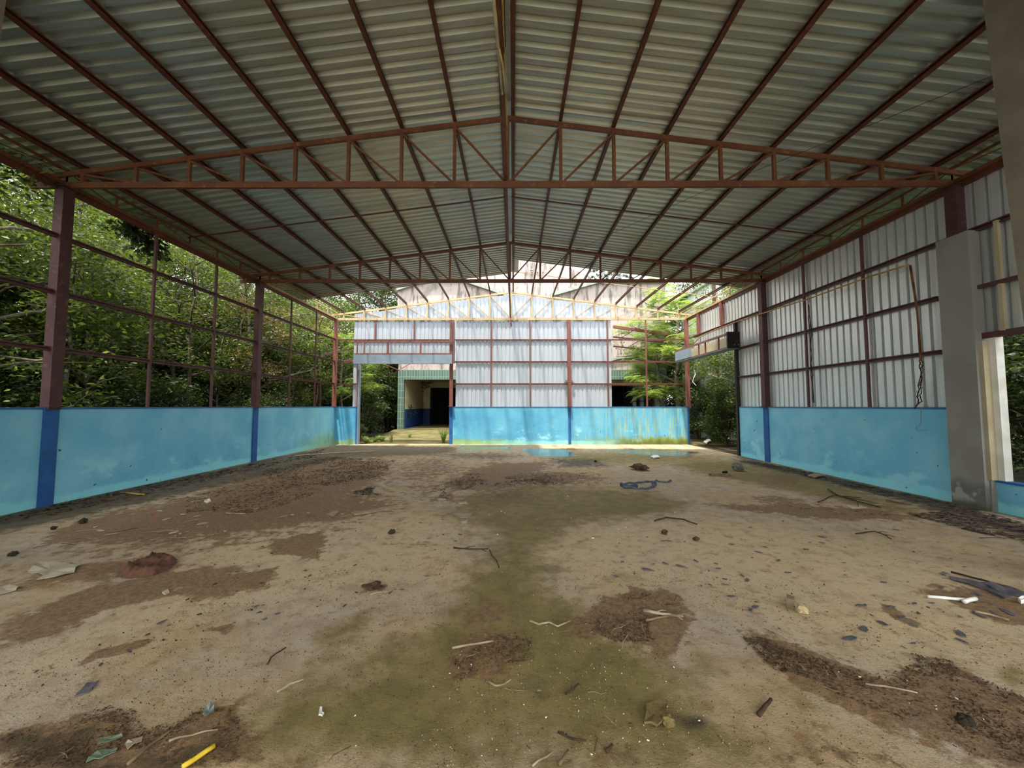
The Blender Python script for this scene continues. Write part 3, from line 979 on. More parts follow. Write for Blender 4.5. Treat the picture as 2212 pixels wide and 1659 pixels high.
hx = 4.28 * H
r = empty('door_header', (hx, 7.55 * H, 2.2 * H))
tag(r, 'track header over the side doorway with one grey cover sheet left', 'door header')
L_ = 2.45 * H
c1 = 1.55 * H
MB().box((0, c1, -0.06 * H), (0.008, L_, 0.21 * H)).build('cover_sheet', 'flat_sheet', r)
MB().box((0.01, 0.0, -0.07 * H), (0.36, L_, -0.055 * H)).build('soffit', 'flat_sheet', r)
MB().box((0.28, 0.05, -0.05 * H), (0.29, L_, 0.21 * H)).build('back_sheet', 'cream', r)
part(r, 'upper_rail', 'far_steel', (0.02, 0.05, 0.22 * H), (0.02, L_, 0.22 * H), 0.05, 0.06)
part(r, 'lower_rail', 'far_steel', (0.02, 0.05, -0.045 * H), (0.02, L_, -0.045 * H), 0.04, 0.03)
for k, yy in enumerate((0.35 * H, 0.9 * H, 1.2 * H)):
    part(r, 'hanger', 'far_steel', (0.03, yy, -0.04 * H), (0.03, yy, 0.22 * H), 0.04, 0.04, (0, 1, 0))
MB().box((-0.02, -0.06, -0.065 * H), (0.37, 0.0, 0.26 * H)).build('dark_end', 'dark_steel', r)  # solid dark box stands for the shaded inside of the hollow end
for k in (0, 1):
    MB().tube([(0.2 + 0.12 * k, -0.062, 0.0), (0.2 + 0.12 * k, -0.07, 0.0)], 0.012, 8).build('rivet', 'white_paint', r)
for yy in np.arange(7.95, 9.4, 0.36):
    wall_sheet(wr, 'y', XS - 0.03, yy * H, 2.43 * H, GIRT[2] - 0.02, 3, 'wall_sheet', 1, 0.36 * H)

# ------------------------------------------------------------------ grey pillar and the window bay beside it
r = empty('rendered_pillar', (XW, 3.9 * H, 0))
tag(r, 'grey rendered pillar with damp base against the metal side wall', 'pillar')
PH = 2.745 * H
MB().box((-0.13, -0.29, -0.02), (0.05, 0.17, PH - 0.02)).build('shaft', 'pillar', r)
MB().box((-0.06, -0.31, -0.02), (0.06, -0.288, 0.46 * H)).build('plaster_patch', 'concrete', r)
MB().box((-0.08, -0.34, 0.30 * H), (0.03, -0.289, 1.63 * H)).build('jamb_strip', 'cream', r)
MB().box((0.02, -0.42, 0.30 * H), (0.14, -0.285, 1.66 * H)).build('window_jamb', 'white_paint', r)
ww = low_wall('wall_window_sill', 'short light blue sill wall under the side window opening', [((XW + 0.02, -0.5 * H, -0.05), (XW + 0.02 + TH, 3.71 * H, 0.28 * H))])
MB().box((XW + 0.0, -0.5 * H, 0.28 * H), (XW + 0.05 + TH, 3.71 * H, 0.28 * H + 0.03)).build('cap_stripe', 'blue_dark', ww)
o = MB().bar((XW + 0.03, 0.5 * H, 1.68 * H), (XW + 0.03, 3.72 * H, 1.68 * H), 0.1, 0.09).build('window_lintel', 'rail', None, False, (XW, 2 * H, 1.68 * H))
tag(o, 'rusty steel lintel above the side window opening', 'lintel')
o = MB().bar((XW - 0.02, 2.0 * H, 2.16 * H), (XW - 0.02, 3.73 * H, 2.16 * H), 0.04, 0.06).build('wall_rail', 'rail', None, False, (XW, 3 * H, 2.16 * H))
tag(o, 'short dark rail on the sheets above the side window', 'rail', 'wall rails on the metal wall side')
o = MB().bar((XW - 0.01, 3.55 * H, 1.70 * H), (XW - 0.01, 3.55 * H, PH), 0.05, 0.05, (1, 0, 0)).build('wall_stud', 'cream', None, False, (XW, 3.55 * H, 1.7 * H))
tag(o, 'pale upright stud beside the top of the grey pillar', 'stud', 'wall studs')

# big concrete pillars close to the camera, flaring towards the top
def near_pillar(name, top_px, side, label):
    dep = 2.3 * H                            # the rear inner edge is the outline one sees
    a = PD(top_px[0], 0, dep)
    b = PD(top_px[1], 700, dep)
    m = (a.x - b.x) / (a.z - b.z)
    x0 = b.x - m * b.z
    zt = ztop(abs(a.x)) + 0.02
    xt = x0 + m * zt
    w = 0.5 * side
    mb = MB()
    for z, x in ((-0.02, x0), (zt, xt)):
        for dx, dy in ((0.12 * side, -0.45), (w, -0.45), (w, 0), (0, 0)):
            mb.v.append((x + dx, dep + dy, z))
    mb.f = [(0, 3, 2, 1), (4, 5, 6, 7), (0, 1, 5, 4), (1, 2, 6, 5), (2, 3, 7, 6), (3, 0, 4, 7)]
    o = mb.build(name, 'near_concrete', None, False, (x0 + w / 2, dep - 0.2, 0))
    tag(o, label, 'pillar')
near_pillar('concrete_pillar', (2122, 2212), 1, 'big plain concrete pillar flaring upwards in front of the metal wall')
near_pillar('concrete_pillar', (14, -95), -1, 'pale concrete pillar flaring upwards in front of the leafy side')

# ------------------------------------------------------------------ pipes and cables
def pipe(name, pts, rad, mat, label, cat, n=8, group=None):
    c = Vector(pts[0])
    mb = MB().tube(pts, rad, n)
    o = mb.build(name, mat, None, True, c)
    return tag(o, label, cat, group)
zt = ZC + 0.055
ya, yb = 1.7 * H, 2.74 * H
pipe('plastic_pipe', [(-0.12, ya, zt - 0.02), (-0.07, (ya + yb) / 2, zt - 0.02), (-0.035, yb, zt - 0.02)], 0.017, 'cream_pipe', 'long cream plastic pipe hanging under the ridge tie beam', 'pipe')
pipe('plastic_pipe', [(-0.055, 2.37 * H, zt - 0.025), (-0.02, 2.5 * H, zt - 0.02), (0.0, yb - 0.03, zt - 0.02)], 0.014, 'cream_pipe', 'short cream plastic pipe beside the longer one under the ridge', 'pipe')
pipe('conduit', [(-0.01, ya, zt), (0.0, 2.6 * H, zt - 0.005), (0.012, 3.1 * H, zt), (-0.02, 3.5 * H, zt + 0.02)], 0.009, 'yellow_pipe', 'thin yellowed conduit along the ridge tie beam', 'pipe')
pipe('cable', [(-0.03, ya, zt - 0.03), (-0.015, 2.2 * H, zt - 0.06), (0.0, 2.36 * H, zt - 0.09), (0.015, 2.34 * H, zt - 0.04), (0.01, ya, zt - 0.01)], 0.005, 'cable', 'black cable looping under the ridge pipes', 'cable')
xg = XW - 0.095
pts = [Vector((hx + 0.06, 9.2 * H, 2.42 * H)), Vector((hx + 0.2, 8.9 * H, 2.6 * H)), PX(1545, 712, xg), PX(1600, 692, xg), PX(1745, 646, xg), PX(1880, 597, xg), PX(1962, 572, xg)]
pipe('conduit', pts, 0.016, 'yellow_pipe', 'yellow conduit running along the topmost rail of the metal wall', 'pipe')
pts = [PX(1966, 573, xg), PX(1972, 610, xg), PX(1979, 655, xg), PX(1985, 720, xg), PX(1989, 780, xg)]
pipe('conduit', pts, 0.018, 'rust_pipe', 'rusty conduit bending down the metal wall near the pillar', 'pipe')
def wiggle(pts, amp, rng, n=4):
    out = []
    for a, b in zip(pts[:-1], pts[1:]):
        for k in range(n):
            p = a.lerp(b, k / n)
            out.append(p + Vector((rng.uniform(-amp, amp) * 0.4, rng.uniform(-amp, amp), rng.uniform(-amp, amp))))
    out.append(pts[-1])
    return out
rv = random.Random(4)
def vine(name, pix, x, nstem, label):
    r = empty(name, PX(*pix[-1], x))
    o0 = Vector(r.location)
    for k in range(nstem):
        base = [PX(a + rv.uniform(-2, 2), b, x - 0.02 * rv.random()) - o0 for a, b in pix]
        MB().tube(wiggle(base, 0.03, rv), 0.009 if k < 2 else 0.005, 5).build('stem', 'twig', r, True)
    return tag(r, label, 'vine')
vine('dead_vine', [(1747, 660), (1751, 720), (1754, 790), (1757, 870)], XW - 0.03, 3, 'dead vine twisted down the slim stud of the metal wall')
v2 = vine('dead_vine', [(1988, 780), (1990, 800), (1984, 840), (1986, 870), (1975, 882)], XW - 0.04, 3, 'dead vine hanging from the rusty conduit onto the blue wall')
for pix in ([(1990, 830), (2005, 880)], [(1989, 880), (1990, 915), (1977, 925), (1982, 931), (2004, 929)]):
    base = [PX(a, b, XW - 0.03) - Vector(v2.location) for a, b in pix]
    MB().tube(wiggle(base, 0.008, rv), 0.004, 5).build('tendril', 'twig_pale', v2, True)
pipe('wire', [Vector((4.25 * H, 2.0 * H, ztop(4.25 * H) - 0.05)), Vector((2.4 * H, 4.6 * H, ztop(2.4 * H) - 0.12)), Vector((0.5 * H, 8.0 * H, ztop(0.5 * H) - 0.1))], 0.004, 'cable', 'thin slack wire slanting under the roof slope of the metal side', 'wire', 4)
r = empty('hanging_wire', (hx, 9.0 * H, 2.1 * H))
MB().tube([(0, 0, 0), (0.01, 0, -0.3), (-0.02, 0, -0.45), (0.03, 0, -0.7)], 0.005, 5).build('wire', 'cable', r)
MB().tube([(0.02, 0, -0.4), (0.07, 0, -0.58), (0.0, 0, -0.72), (-0.04, 0, -0.86), (0.08, 0, -1.0)], 0.014, 5).build('plastic_strip', 'white_paint', r)
tag(r, 'torn white strip hanging on a wire below the side door header', 'wire')

# ------------------------------------------------------------------ building behind the back wall
BY = 14.5 * H
def fx(px, dep=BY):
    return PD(px, 877, dep).x
def fz(py, dep=BY):
    return PD(1109, py, dep).z
bx0, bx1 = fx(859), fx(1437)
dL0, dL1, dR0, dR1 = fx(872), fx(1000), fx(1300), fx(1424)
dt, tt = fz(820), fz(799)
sill = fz(926)
bld = empty('pink_building', ((bx0 + bx1) / 2, BY, 0))
O = Vector(bld.location)
def bb(a, b, name, mat):
    return MB().box((a[0] - O.x, a[1] - O.y, a[2]), (b[0] - O.x, b[1] - O.y, b[2])).build(name, mat, bld)
T = 0.3
ze = fz(612)
bb((bx0, BY, tt), (bx1, BY + T, fz(689)), 'front_wall', 'facade')
for a, b in ((bx0, dL0), (dL1, dR0), (dR1, bx1)):
    bb((a, BY - 0.04, -0.1), (b, BY + T, tt), 'tiled_pier', 'tile')
for a, b in ((dL0, dL1), (dR0, dR1)):
    bb((a, BY - 0.04, dt), (b, BY + T, tt), 'tiled_lintel', 'tile')
def gslab(pix, y0, y1, name, mat):
    poly = [(PD(a, b, BY).x - O.x, PD(a, b, BY).z) for a, b in pix]
    return MB().slab(poly, y0 - O.y, y1 - O.y).build(name, mat, bld)
zl = 690
gslab([(859, zl), (859, 628), (925, 606), (1000, 606), (1100, 640), (1190, 640), (1293, 613), (1437, 613), (1437, zl)], BY, BY + T, 'wing_wall', 'facade')
gslab([(1000, 650), (1004, 610), (1019, 593), (1055, 577), (1086, 564), (1125, 550), (1147, 547), (1169, 550), (1208, 564), (1239, 577), (1275, 593), (1292, 610), (1292, 650)], BY + T, BY + T + 0.3, 'centre_gable', 'facade')
for pix in ([(998, 602), (1096, 636), (1096, 642), (998, 609)], [(1188, 643), (1292, 613), (1292, 607), (1188, 636)], [(1292, 607), (1437, 607), (1437, 613), (1292, 613)], [(859, 630), (859, 624), (928, 602), (998, 602), (998, 608), (928, 608)]):
    gslab(pix, BY - 0.25, BY + T + 0.05, 'sloped_cornice', 'cornice')
# arched moulding over the right doorway
pts = []
for k in range(13):
    t = k / 12
    px = 1290 + 135 * t
    py = 790 - 19 * math.sin(math.pi * t)
    p = PD(px, py, BY)
    pts.append((p.x - O.x, -0.06, p.z))
mb = MB()
for a, b in zip(pts[:-1], pts[1:]):
    mb.bar(a, b, 0.16, 0.14)
mb.build('arch_moulding', 'cornice', bld)
# side wall, rooms behind the two doorways
bb((bx1 - 0.02, BY + T, -0.1), (bx1 + 0.25, BY + 9, ze - 1.5), 'side_wall', 'facade')
bb((bx0 - 0.0, BY + T, -0.1), (bx0 + 0.25, BY + 9, ze - 1.5), 'side_wall', 'facade')
bb((bx0, BY + T, ze - 1.7), (bx1, BY + 9, ze - 1.5), 'roof_slab', 'cornice')
bb((bx0, BY, sill - 0.3), (bx1, BY + 9, sill), 'room_floor', 'ramp')
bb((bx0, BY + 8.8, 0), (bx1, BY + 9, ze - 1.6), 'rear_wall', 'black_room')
bb((bx0 + 0.25, BY + T, dt + 0.15), (bx1, BY + 8.8, dt + 0.2), 'room_ceiling', 'cream')
ih = fz(884)
bb((dL0 - 0.1, BY + T, ih), (dL0 + 0.02, BY + 5, dt + 0.2), 'room_wall', 'cream')
bb((dL0 - 0.1, BY + T, sill), (dL0 + 0.03, BY + 5, ih), 'wall_dado', 'navy')
bb((dL0, BY + 5, ih), (dL0 + 0.5, BY + 5.2, dt + 0.2), 'partition', 'cream')
bb((dL0, BY + 5, sill), (dL0 + 0.5, BY + 5.22, ih), 'wall_dado', 'navy')
bb((dL0 + 0.5, BY + 5, dt - 0.25), (dL1 + 1.5, BY + 5.2, dt + 0.2), 'partition', 'cream')
bb((dL0 + 1.9, BY + 4.94, dt - 0.2), (dL0 + 2.25, BY + 4.99, dt - 0.08), 'yellow_plate', 'yellow_pipe')
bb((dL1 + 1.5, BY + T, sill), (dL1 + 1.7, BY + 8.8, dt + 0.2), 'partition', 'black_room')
bb((dR0 - 0.2, BY + 1.5, dt - 0.3), (dR1 + 0.2, BY + 1.6, dt + 0.2), 'partition', 'cream')
for px in (1371, 1387):
    a = PD(px, 840, BY + 1.6)
    for k in range(7):
        z = sill + 0.25 + 0.36 * k
        bb((a.x - 0.11, BY + 1.6, z), (a.x + 0.09, BY + 1.8, z + 0.3), 'screen_block', 'pale_block')
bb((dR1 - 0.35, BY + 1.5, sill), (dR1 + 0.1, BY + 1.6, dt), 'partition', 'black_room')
gslab([(1438, 700), (1462, 712), (1466, 775), (1450, 800), (1438, 800)], BY + 0.8, BY + 1.1, 'broken_eave_slab', 'cornice')
# raised letters on the gable: only short strokes of them can be made out
LT = [[(1132, 587, 1139, 589), (1129, 606, 1134, 607), (1131, 589, 1133, 606)],
      [(1145, 587, 1152, 589), (1145, 583, 1152, 585), (1146, 589, 1147, 606), (1151, 589, 1152, 606), (1146, 605, 1151, 607)],
      [(1159, 587, 1164, 589), (1163, 589, 1165, 606), (1163, 606, 1167, 607)],
      [(1171, 587, 1175, 589), (1172, 589, 1174, 600)]]
for strokes in LT:
    mb = MB()
    for a, b, c, d in strokes:
        p, q = PD(a, d, BY + T), PD(c, b, BY + T)
        mb.box((p.x - O.x, T - 0.07, p.z), (q.x - O.x, T + 0.02, q.z))
    mb.build('relief_letter', 'facade', bld)
tag(bld, 'stained pink plaster building with curved gable and green tiled doorways behind the shed', 'building')

# ramp from the back doorway up to the building
mb = MB()
nx, ny = 10, 14
x0, x1 = -4.35 * H, -0.9 * H
for j in range(ny + 1):
    t = j / ny
    for i in range(nx + 1):
        x = x0 + (x1 - x0) * i / nx
        if i == 0:
            x = x0 + 0.55 * (1 - t) * 1.2
        z = -0.02 + (sill - 0.02) * min(1, t * 1.15) + 0.03 * mnoise.noise((x, t * 6, 0)) * (t < 0.95)
        mb.v.append((x, FY + TH + 0.02 + (BY - FY - TH - 0.1) * t, z))
for j in range(ny):
    for i in range(nx):
        a = j * (nx + 1) + i
        mb.f.append((a, a + 1, a + nx + 2, a + nx + 1))
k = len(mb.v)
for j in range(ny + 1):
    v = mb.v[j * (nx + 1)]
    mb.v.append((v[0] - 0.12, v[1], -0.2))
for j in range(ny):
    a, b = j * (nx + 1), (j + 1) * (nx + 1)
    mb.f.append((k + j, a, b, k + j + 1))
o = mb.build('ramp', 'ramp', None, True, (-2.6 * H, FY + 3, 0))
tag(o, 'mossy concrete ramp from the back doorway up to the pink building', 'ramp')
mb = MB()
mb.box((-1.0 * H, FY + TH, -0.3), (XW + 4, BY, -0.03))
o = mb.build('yard_slab', 'ramp', None, False, (2 * H, FY + 2, -0.2))
tag(o, 'mossy yard slab between back wall and pink building', None, None, 'structure')

# rusted canopy frame behind the open part of the back wall
r = empty('rusted_canopy_frame', (4.4 * H, 12 * H, 0))
O2 = Vector(r.location)
def cb(name, a, b, w, h, mat='far_steel'):
    pa, pb = PD(a[0], a[1], a[2] * H) - O2, PD(b[0], b[1], b[2] * H) - O2
    part(r, name, mat, pa, pb, w, h)
cb('rafter', (1325, 706, 11.5), (1492, 729, 13.1), 0.08, 0.14)
cb('rafter', (1325, 728, 11.5), (1478, 744, 12.8), 0.06, 0.07, 'rail')
cb('rafter', (1325, 748, 11.5), (1437, 760, 12.6), 0.06, 0.07, 'rail')
cb('strut', (1343, 729, 11.6), (1366, 715, 11.9), 0.03, 0.03, 'rail')
cb('strut', (1388, 734, 11.9), (1413, 721, 12.3), 0.03, 0.03, 'rail')
cb('strut', (1356, 750, 11.7), (1378, 738, 11.9), 0.03, 0.03, 'rail')
cb('truss_bottom_chord', (1407, 779, 12.2), (1482, 755, 12.9), 0.05, 0.05)
cb('truss_top_chord', (1410, 757, 12.2), (1445, 743, 12.5), 0.05, 0.05)
for k in range(7):
    t = k / 6
    a = (1407 + 38 * t, 779 - 12 * t, 12.2 + 0.35 * t)
    b = (1411 + 34 * t, 757 - 14 * t, 12.2 + 0.3 * t)
    cb('truss_web', a, (b[0] + (3 if k % 2 else -2), b[1], b[2]), 0.03, 0.03)
    
cb('post', (1500, 729, 13.1), (1500, 890, 13.1), 0.1, 0.1)
tag(r, 'rusted collapsed canopy frame between the back wall and pink building', 'canopy frame')
r = empty('rusted_canopy_frame', (-5.2 * H, 12 * H, 0))
O2 = Vector(r.location)
cb('rafter', (690, 768, 11.0), (764, 752, 11.9), 0.07, 0.1, 'rail')
cb('rafter', (735, 783, 11.2), (800, 765, 12.2), 0.06, 0.08, 'rail')
cb('rafter', (820, 783, 12.6), (862, 800, 13.8), 0.05, 0.06)
cb('strut', (830, 776, 12.7), (842, 792, 13.0), 0.03, 0.03)
cb('strut', (862, 799, 13.8), (900, 778, 14.0), 0.04, 0.04)
cb('post', (690, 768, 11.0), (690, 930, 11.0), 0.1, 0.1, 'rail')
tag(r, 'rusted canopy frame standing outside by the leafy back corner', 'canopy frame')

# metal clad shed outside, beyond the side doorway
r = empty('metal_clad_shed', (7.3 * H, 12.6 * H, 0))
tag(r, 'pale ribbed metal shed among the trees beyond the side doorway', 'shed')
sx0, sy0 = 6.1 * H, 11.4 * H
for k in range(6):
    o = wall_sheet(r, 'x', sy0 - 12.6 * H, sx0 - 7.3 * H + k * SW, 0, 4.75 * H - 0.1 * k, 5, 'wall_sheet', -1)
for k in range(4):
    wall_sheet(r, 'y', sx0 - 7.3 * H, sy0 - 12.6 * H + k * SW, 0, 4.75 * H, 5, 'wall_sheet', -1)
part(r, 'corner_post', 'column', (sx0 - 7.3 * H - 0.05, sy0 - 12.6 * H - 0.05, 0), (sx0 - 7.3 * H - 0.05, sy0 - 12.6 * H - 0.05, 4.8 * H), 0.12, 0.12, (0, 1, 0))
MB().box((sx0 - 7.3 * H - 0.2, sy0 - 12.6 * H - 0.2, 4.76 * H), (2.2 * H, 1.2 * H, 4.82 * H)).build('shed_roof', 'roof_sheet', r)
# ------------------------------------------------------------------ trees
def unit(a):
    return a / (np.linalg.norm(a, axis=-1, keepdims=True) + 1e-9)

def leaf_cloud(cent, rad, per, L, W, rng, droop=0.25, flat=0.6):
    """kite shaped leaves folded on the midrib, scattered round cluster centres"""
    cent = np.asarray(cent)
    k = len(cent)
    base = np.repeat(cent, per, axis=0) + rng.normal(size=(k * per, 3)) * np.repeat(np.asarray(rad), per)[:, None] * np.array([1, 1, 0.75]) * 0.55
    n = len(base)
    d = rng.normal(size=(n, 3))
    d[:, 2] = d[:, 2] * 0.45 - droop
    d = unit(d)
    up = unit(rng.normal(size=(n, 3)) * (1 - flat) + np.array([0, 0, 1.0]) * flat)
    s = unit(np.cross(d, up))
    nn = np.cross(s, d)
    l = L * rng.uniform(0.6, 1.3, (n, 1))
    w = W * rng.uniform(0.7, 1.2, (n, 1))
    v = np.stack([base, base + d * l * 0.42 + s * w * 0.5 + nn * w * 0.18, base + d * l, base + d * l * 0.42 - s * w * 0.5 + nn * w * 0.18], 1).reshape(-1, 3)
    i = np.arange(n)[:, None] * 4
    f = np.concatenate([i + np.array([[0, 1, 2]]), i + np.array([[0, 2, 3]])], 1).reshape(-1, 3)
    return v, f

def frond_cloud(cent, per, L, rng, pairs=11):
    vs, fs = [], []
    k = 0
    for c in cent:
        for _ in range(per):
            az = rng.uniform(0, 2 * math.pi)
            d = np.array([math.cos(az), math.sin(az), rng.uniform(-0.1, 0.5)])
            l = L * rng.uniform(0.7, 1.25)
            side = np.array([-math.sin(az), math.cos(az), 0.0])
            t = (np.arange(pairs) + 1) / pairs
            mid = c + rng.normal(size=3) * 0.12 + d * l * t[:, None] + np.array([0, 0, -1.0]) * (l * 0.55 * t ** 2)[:, None]
            ll = l * 0.24 * np.sin(np.pi * (0.12 + 0.83 * t))[:, None]
            for sg in (-1, 1):
                tip = mid + side * sg * ll + d * ll * 0.35 + np.array([0, 0, -0.2]) * ll
                w = d * l * 0.34 / pairs
                q = np.stack([mid, (mid + tip) / 2 + w, tip, (mid + tip) / 2 - w], 1).reshape(-1, 3)
                vs.append(q)
                i = k + np.arange(pairs)[:, None] * 4
                fs.append(np.concatenate([i + np.array([[0, 1, 2]]), i + np.array([[0, 2, 3]])], 1).reshape(-1, 3))
                k += pairs * 4
    return np.concatenate(vs), np.concatenate(fs)

def tree_mesh(kind, seed):
    """returns (trunk mesh, foliage mesh) of a tree standing at the origin"""
    rng = random.Random(seed)
    ng = np.random.default_rng(seed)
    mb = MB()
    P = dict(broad=(8.0, 0.11, 0.22, 17, 2.3, 0.115, 0.05, 'leaf', 125),
             tall=(10.5, 0.13, 0.2, 19, 2.5, 0.13, 0.058, 'leaf_dark', 120),
             sapling=(5.2, 0.045, 0.25, 11, 1.3, 0.12, 0.05, 'leaf', 80),
             shrub=(2.4, 0.03, 0.02, 10, 1.0, 0.105, 0.046, 'leaf_dark', 120),
             feather=(8.0, 0.13, 0.3, 16, 2.5, 0.6, 0, 'leaf_bright', 20),
             bare=(7.5, 0.06, 0.35, 13, 1.5, 0.12, 0.05, 'leaf', 9),
             dry=(5.0, 0.045, 0.3, 12, 1.5, 0.09, 0.035, 'leaf_dry', 80))[kind]
    h, tr, start, nb, spread, L, W, lm, per = P
    n = 9
    bend = Vector((rng.uniform(-1, 1), rng.uniform(-1, 1), 0)) * h * 0.06
    trunk = []
    for i in range(n + 1):
        t = i / n
        trunk.append(Vector((bend.x * math.sin(t * 3) + rng.uniform(-1, 1) * 0.05 * h * 0.15, bend.y * math.sin(t * 2.4) + rng.uniform(-1, 1) * 0.05 * h * 0.15, t * h * 0.9)))
    trunk[0] = Vector((0, 0, -0.15))
    mb.tube(trunk, [tr * (1.25 - 1.05 * i / n) for i in range(n + 1)], 7)
    stem, mb = mb, MB()
    cent, rad = [], []
    if kind == 'shrub':
        for k in range(7):
            a = rng.uniform(0, 6.28)
            tip = Vector((math.cos(a) * rng.uniform(0.3, 0.9), math.sin(a) * rng.uniform(0.3, 0.9), rng.uniform(0.8, 1.7)))
            mb.tube([Vector((0, 0, -0.1)), tip * 0.5 + Vector((0, 0, 0.1)), tip], [0.02, 0.014, 0.006], 5)
    for k in range(nb):
        t = start + (1 - start) * (k + rng.uniform(0.1, 0.9)) / nb
        p = trunk[min(n, int(t * n))].lerp(trunk[min(n, int(t * n) + 1)], t * n % 1)
        a = k * 2.4 + rng.uniform(-0.5, 0.5)
        prof = math.sin(math.pi * min(1, 0.22 + 0.75 * (t - start) / (1 - start)))
        l = spread * (0.45 + 0.6 * prof) * rng.uniform(0.75, 1.15)
        tip = p + Vector((math.cos(a) * l, math.sin(a) * l, l * rng.uniform(0.15, 0.6)))
        midp = p.lerp(tip, 0.5) + Vector((0, 0, l * 0.08))
        r0 = tr * (1.1 - 0.9 * t) * 0.6 + 0.008
        mb.tube([p, midp, tip], [r0, r0 * 0.6, r0 * 0.25], 5)
        for j in range(5):
            q = midp.lerp(tip, rng.uniform(0.0, 1.1)) + Vector((rng.uniform(-1, 1), rng.uniform(-1, 1), rng.uniform(-0.5, 0.7))) * spread * 0.26
            mb.tube([midp.lerp(tip, rng.uniform(0, 0.8)), q], [r0 * 0.35, 0.004], 4, False)
            cent.append(tuple(q))
            rad.append(spread * 0.17 + 0.1)
    if kind == 'feather':
        v, f = frond_cloud(np.array(cent), per, L, ng)
    else:
        v, f = leaf_cloud(cent, rad, per, L, W, ng)
        v[:, 2] = np.maximum(v[:, 2], 0.03)
    out = []
    for m_, nm in ((stem, '_trunk'), (mb, '_branches')):
        tm = m_.mesh(kind + nm)
        tm.polygons.foreach_set('use_smooth', [True] * len(tm.polygons))
        tm.materials.append(M['bark' if kind in ('tall', 'shrub', 'bare') else 'bark_pale'])
        out.append(tm)
    return out[0], out[1], np_mesh(kind + '_foliage', v, f, lm)

TM = {k: [tree_mesh(k, 100 * j + 17 + len(k)) for j in range(n)] for k, n in
      (('broad', 3), ('tall', 2), ('sapling', 3), ('shrub', 3), ('feather', 2), ('dry', 1), ('bare', 3))}
rt = random.Random(21)
def plant(kind, x, y, s=1.0, label='', group='', z=-0.03, name=None, v=None, fs=1.0):
    tm, bm_, fm = TM[kind][rt.randrange(len(TM[kind])) if v is None else v]
    e = empty(name or {'shrub': 'leafy_shrub', 'sapling': 'young_tree', 'feather': 'feathery_tree', 'dry': 'dry_tree', 'bare': 'slender_tree'}.get(kind, 'leafy_tree'), (x, y, z), rt.uniform(0, 6.28))
    e.scale = (s * fs, s * fs, s)
    link_mesh('trunk', tm, e)
    link_mesh('branches', bm_, e)
    link_mesh('foliage', fm, e)
    if kind == 'shrub' and group and ('bushes' in group or group == 'trees behind the back wall'):
        label = ('low ' if s < 1.1 else 'middling ' if s < 1.55 else 'tall ' if s < 2.1 else 'huge ') + label + (', close by' if abs(x) < 10 else ', set back')
    if group == 'trees behind the back wall' and kind != 'shrub':
        label = ('broad ' if kind == 'broad' else 'tall dark ') + label + (', nearer' if y < 27 else ', far back')
    if group == 'trees on the metal wall side':
        label = ('broad ' if kind == 'broad' else 'tall dark ') + label + (' near the side window' if y < 10 else ' near the side doorway' if y < 19 else ' behind the pale shed')
    if group == 'thicket on the open side':
        for yy, where in ((D[0] - 0.5, 'short of the thick column'), (D[1] - 2.6, 'just past the thick column'), (D[1], 'just short of the second column'),
                          (D[1] + 2.6, 'just past the second column'), (D[2], 'just short of the back corner'), (999, 'past the back corner')):
            if y < yy:
                label += ', ' + where
                break
    tag(e, label, 'shrub' if kind == 'shrub' else 'tree', group)
    return e

LB = {'broad': 'broad green tree crowding the blue leafy side wall',
      'tall': 'tall dark tree standing back in the thicket',
      'sapling': 'thin young tree close behind the leafy side wall',
      'shrub': 'dark undergrowth bush close behind the leafy side wall',
      'dry': 'half dry yellowish tree in the thicket'}
def scatter(kind, x0, x1, y0, y1, n, smin, smax, label, group, jit=0.8):
    k = int(math.ceil(n ** 0.5 * ((y1 - y0) / max(0.1, (x1 - x0))) ** 0.5))
    for i in range(n):
        y = y0 + (y1 - y0) * (i + 0.5 + rt.uniform(-jit, jit) * 0.5) / n
        x = x0 + (x1 - x0) * ((i * 0.618 + rt.uniform(-0.12, 0.12)) % 1.0)
        plant(kind, x, y, rt.uniform(smin, smax), label, group)
LX = -XW
g = 'thicket on the open side'
scatter('broad', LX - 6.0, LX - 3.1, 1.5, 23, 13, 0.85, 1.1, LB['broad'], g)
scatter('tall', LX - 11.5, LX - 6.5, 1, 34, 16, 0.9, 1.15, LB['tall'], g)
scatter('broad', LX - 15, LX - 9, 2, 36, 9, 1.0, 1.25, LB['tall'].replace('tall dark', 'big leafy'), g)
scatter('sapling', LX - 4.0, LX - 1.9, 2.5, 24, 13, 0.8, 1.1, LB['sapling'], g)
scatter('shrub', LX - 3.6, LX - 1.6, 2, 24, 17, 0.8, 1.15, LB['shrub'], g)
scatter('shrub', LX - 9, LX - 4.5, 2, 32, 14, 1.1, 1.6, 'dark undergrowth bush standing back in the thicket', g)
scatter('shrub', LX - 17, LX - 11, 0, 42, 12, 1.6, 2.2, 'big dark bush deep in the thicket', g)
scatter('bare', LX - 3.4, LX - 1.3, 2.6, 19, 13, 0.75, 1.1, 'slender sparse leaved trunk close behind the leafy side wall', g)
scatter('shrub', LX - 8, LX - 4.5, 3, 22, 12, 1.9, 2.6, 'tall dense bush filling the thicket', g)
scatter('tall', LX - 24, LX - 15, -4, 44, 12, 1.3, 1.7, 'very tall dark tree at the back of the thicket', g)
scatter('shrub', LX - 24, LX - 16, -6, 46, 14, 2.2, 3.0, 'huge dark bush at the back of the thicket', g)
plant('dry', LX - 2.6, 14.2, 1.15, LB['dry'], g)
plant('dry', LX - 3.4, 17.6, 1.25, LB['dry'], g)
g = 'trees behind the back wall'
lab = 'leafy tree behind the back wall beside the pink building'
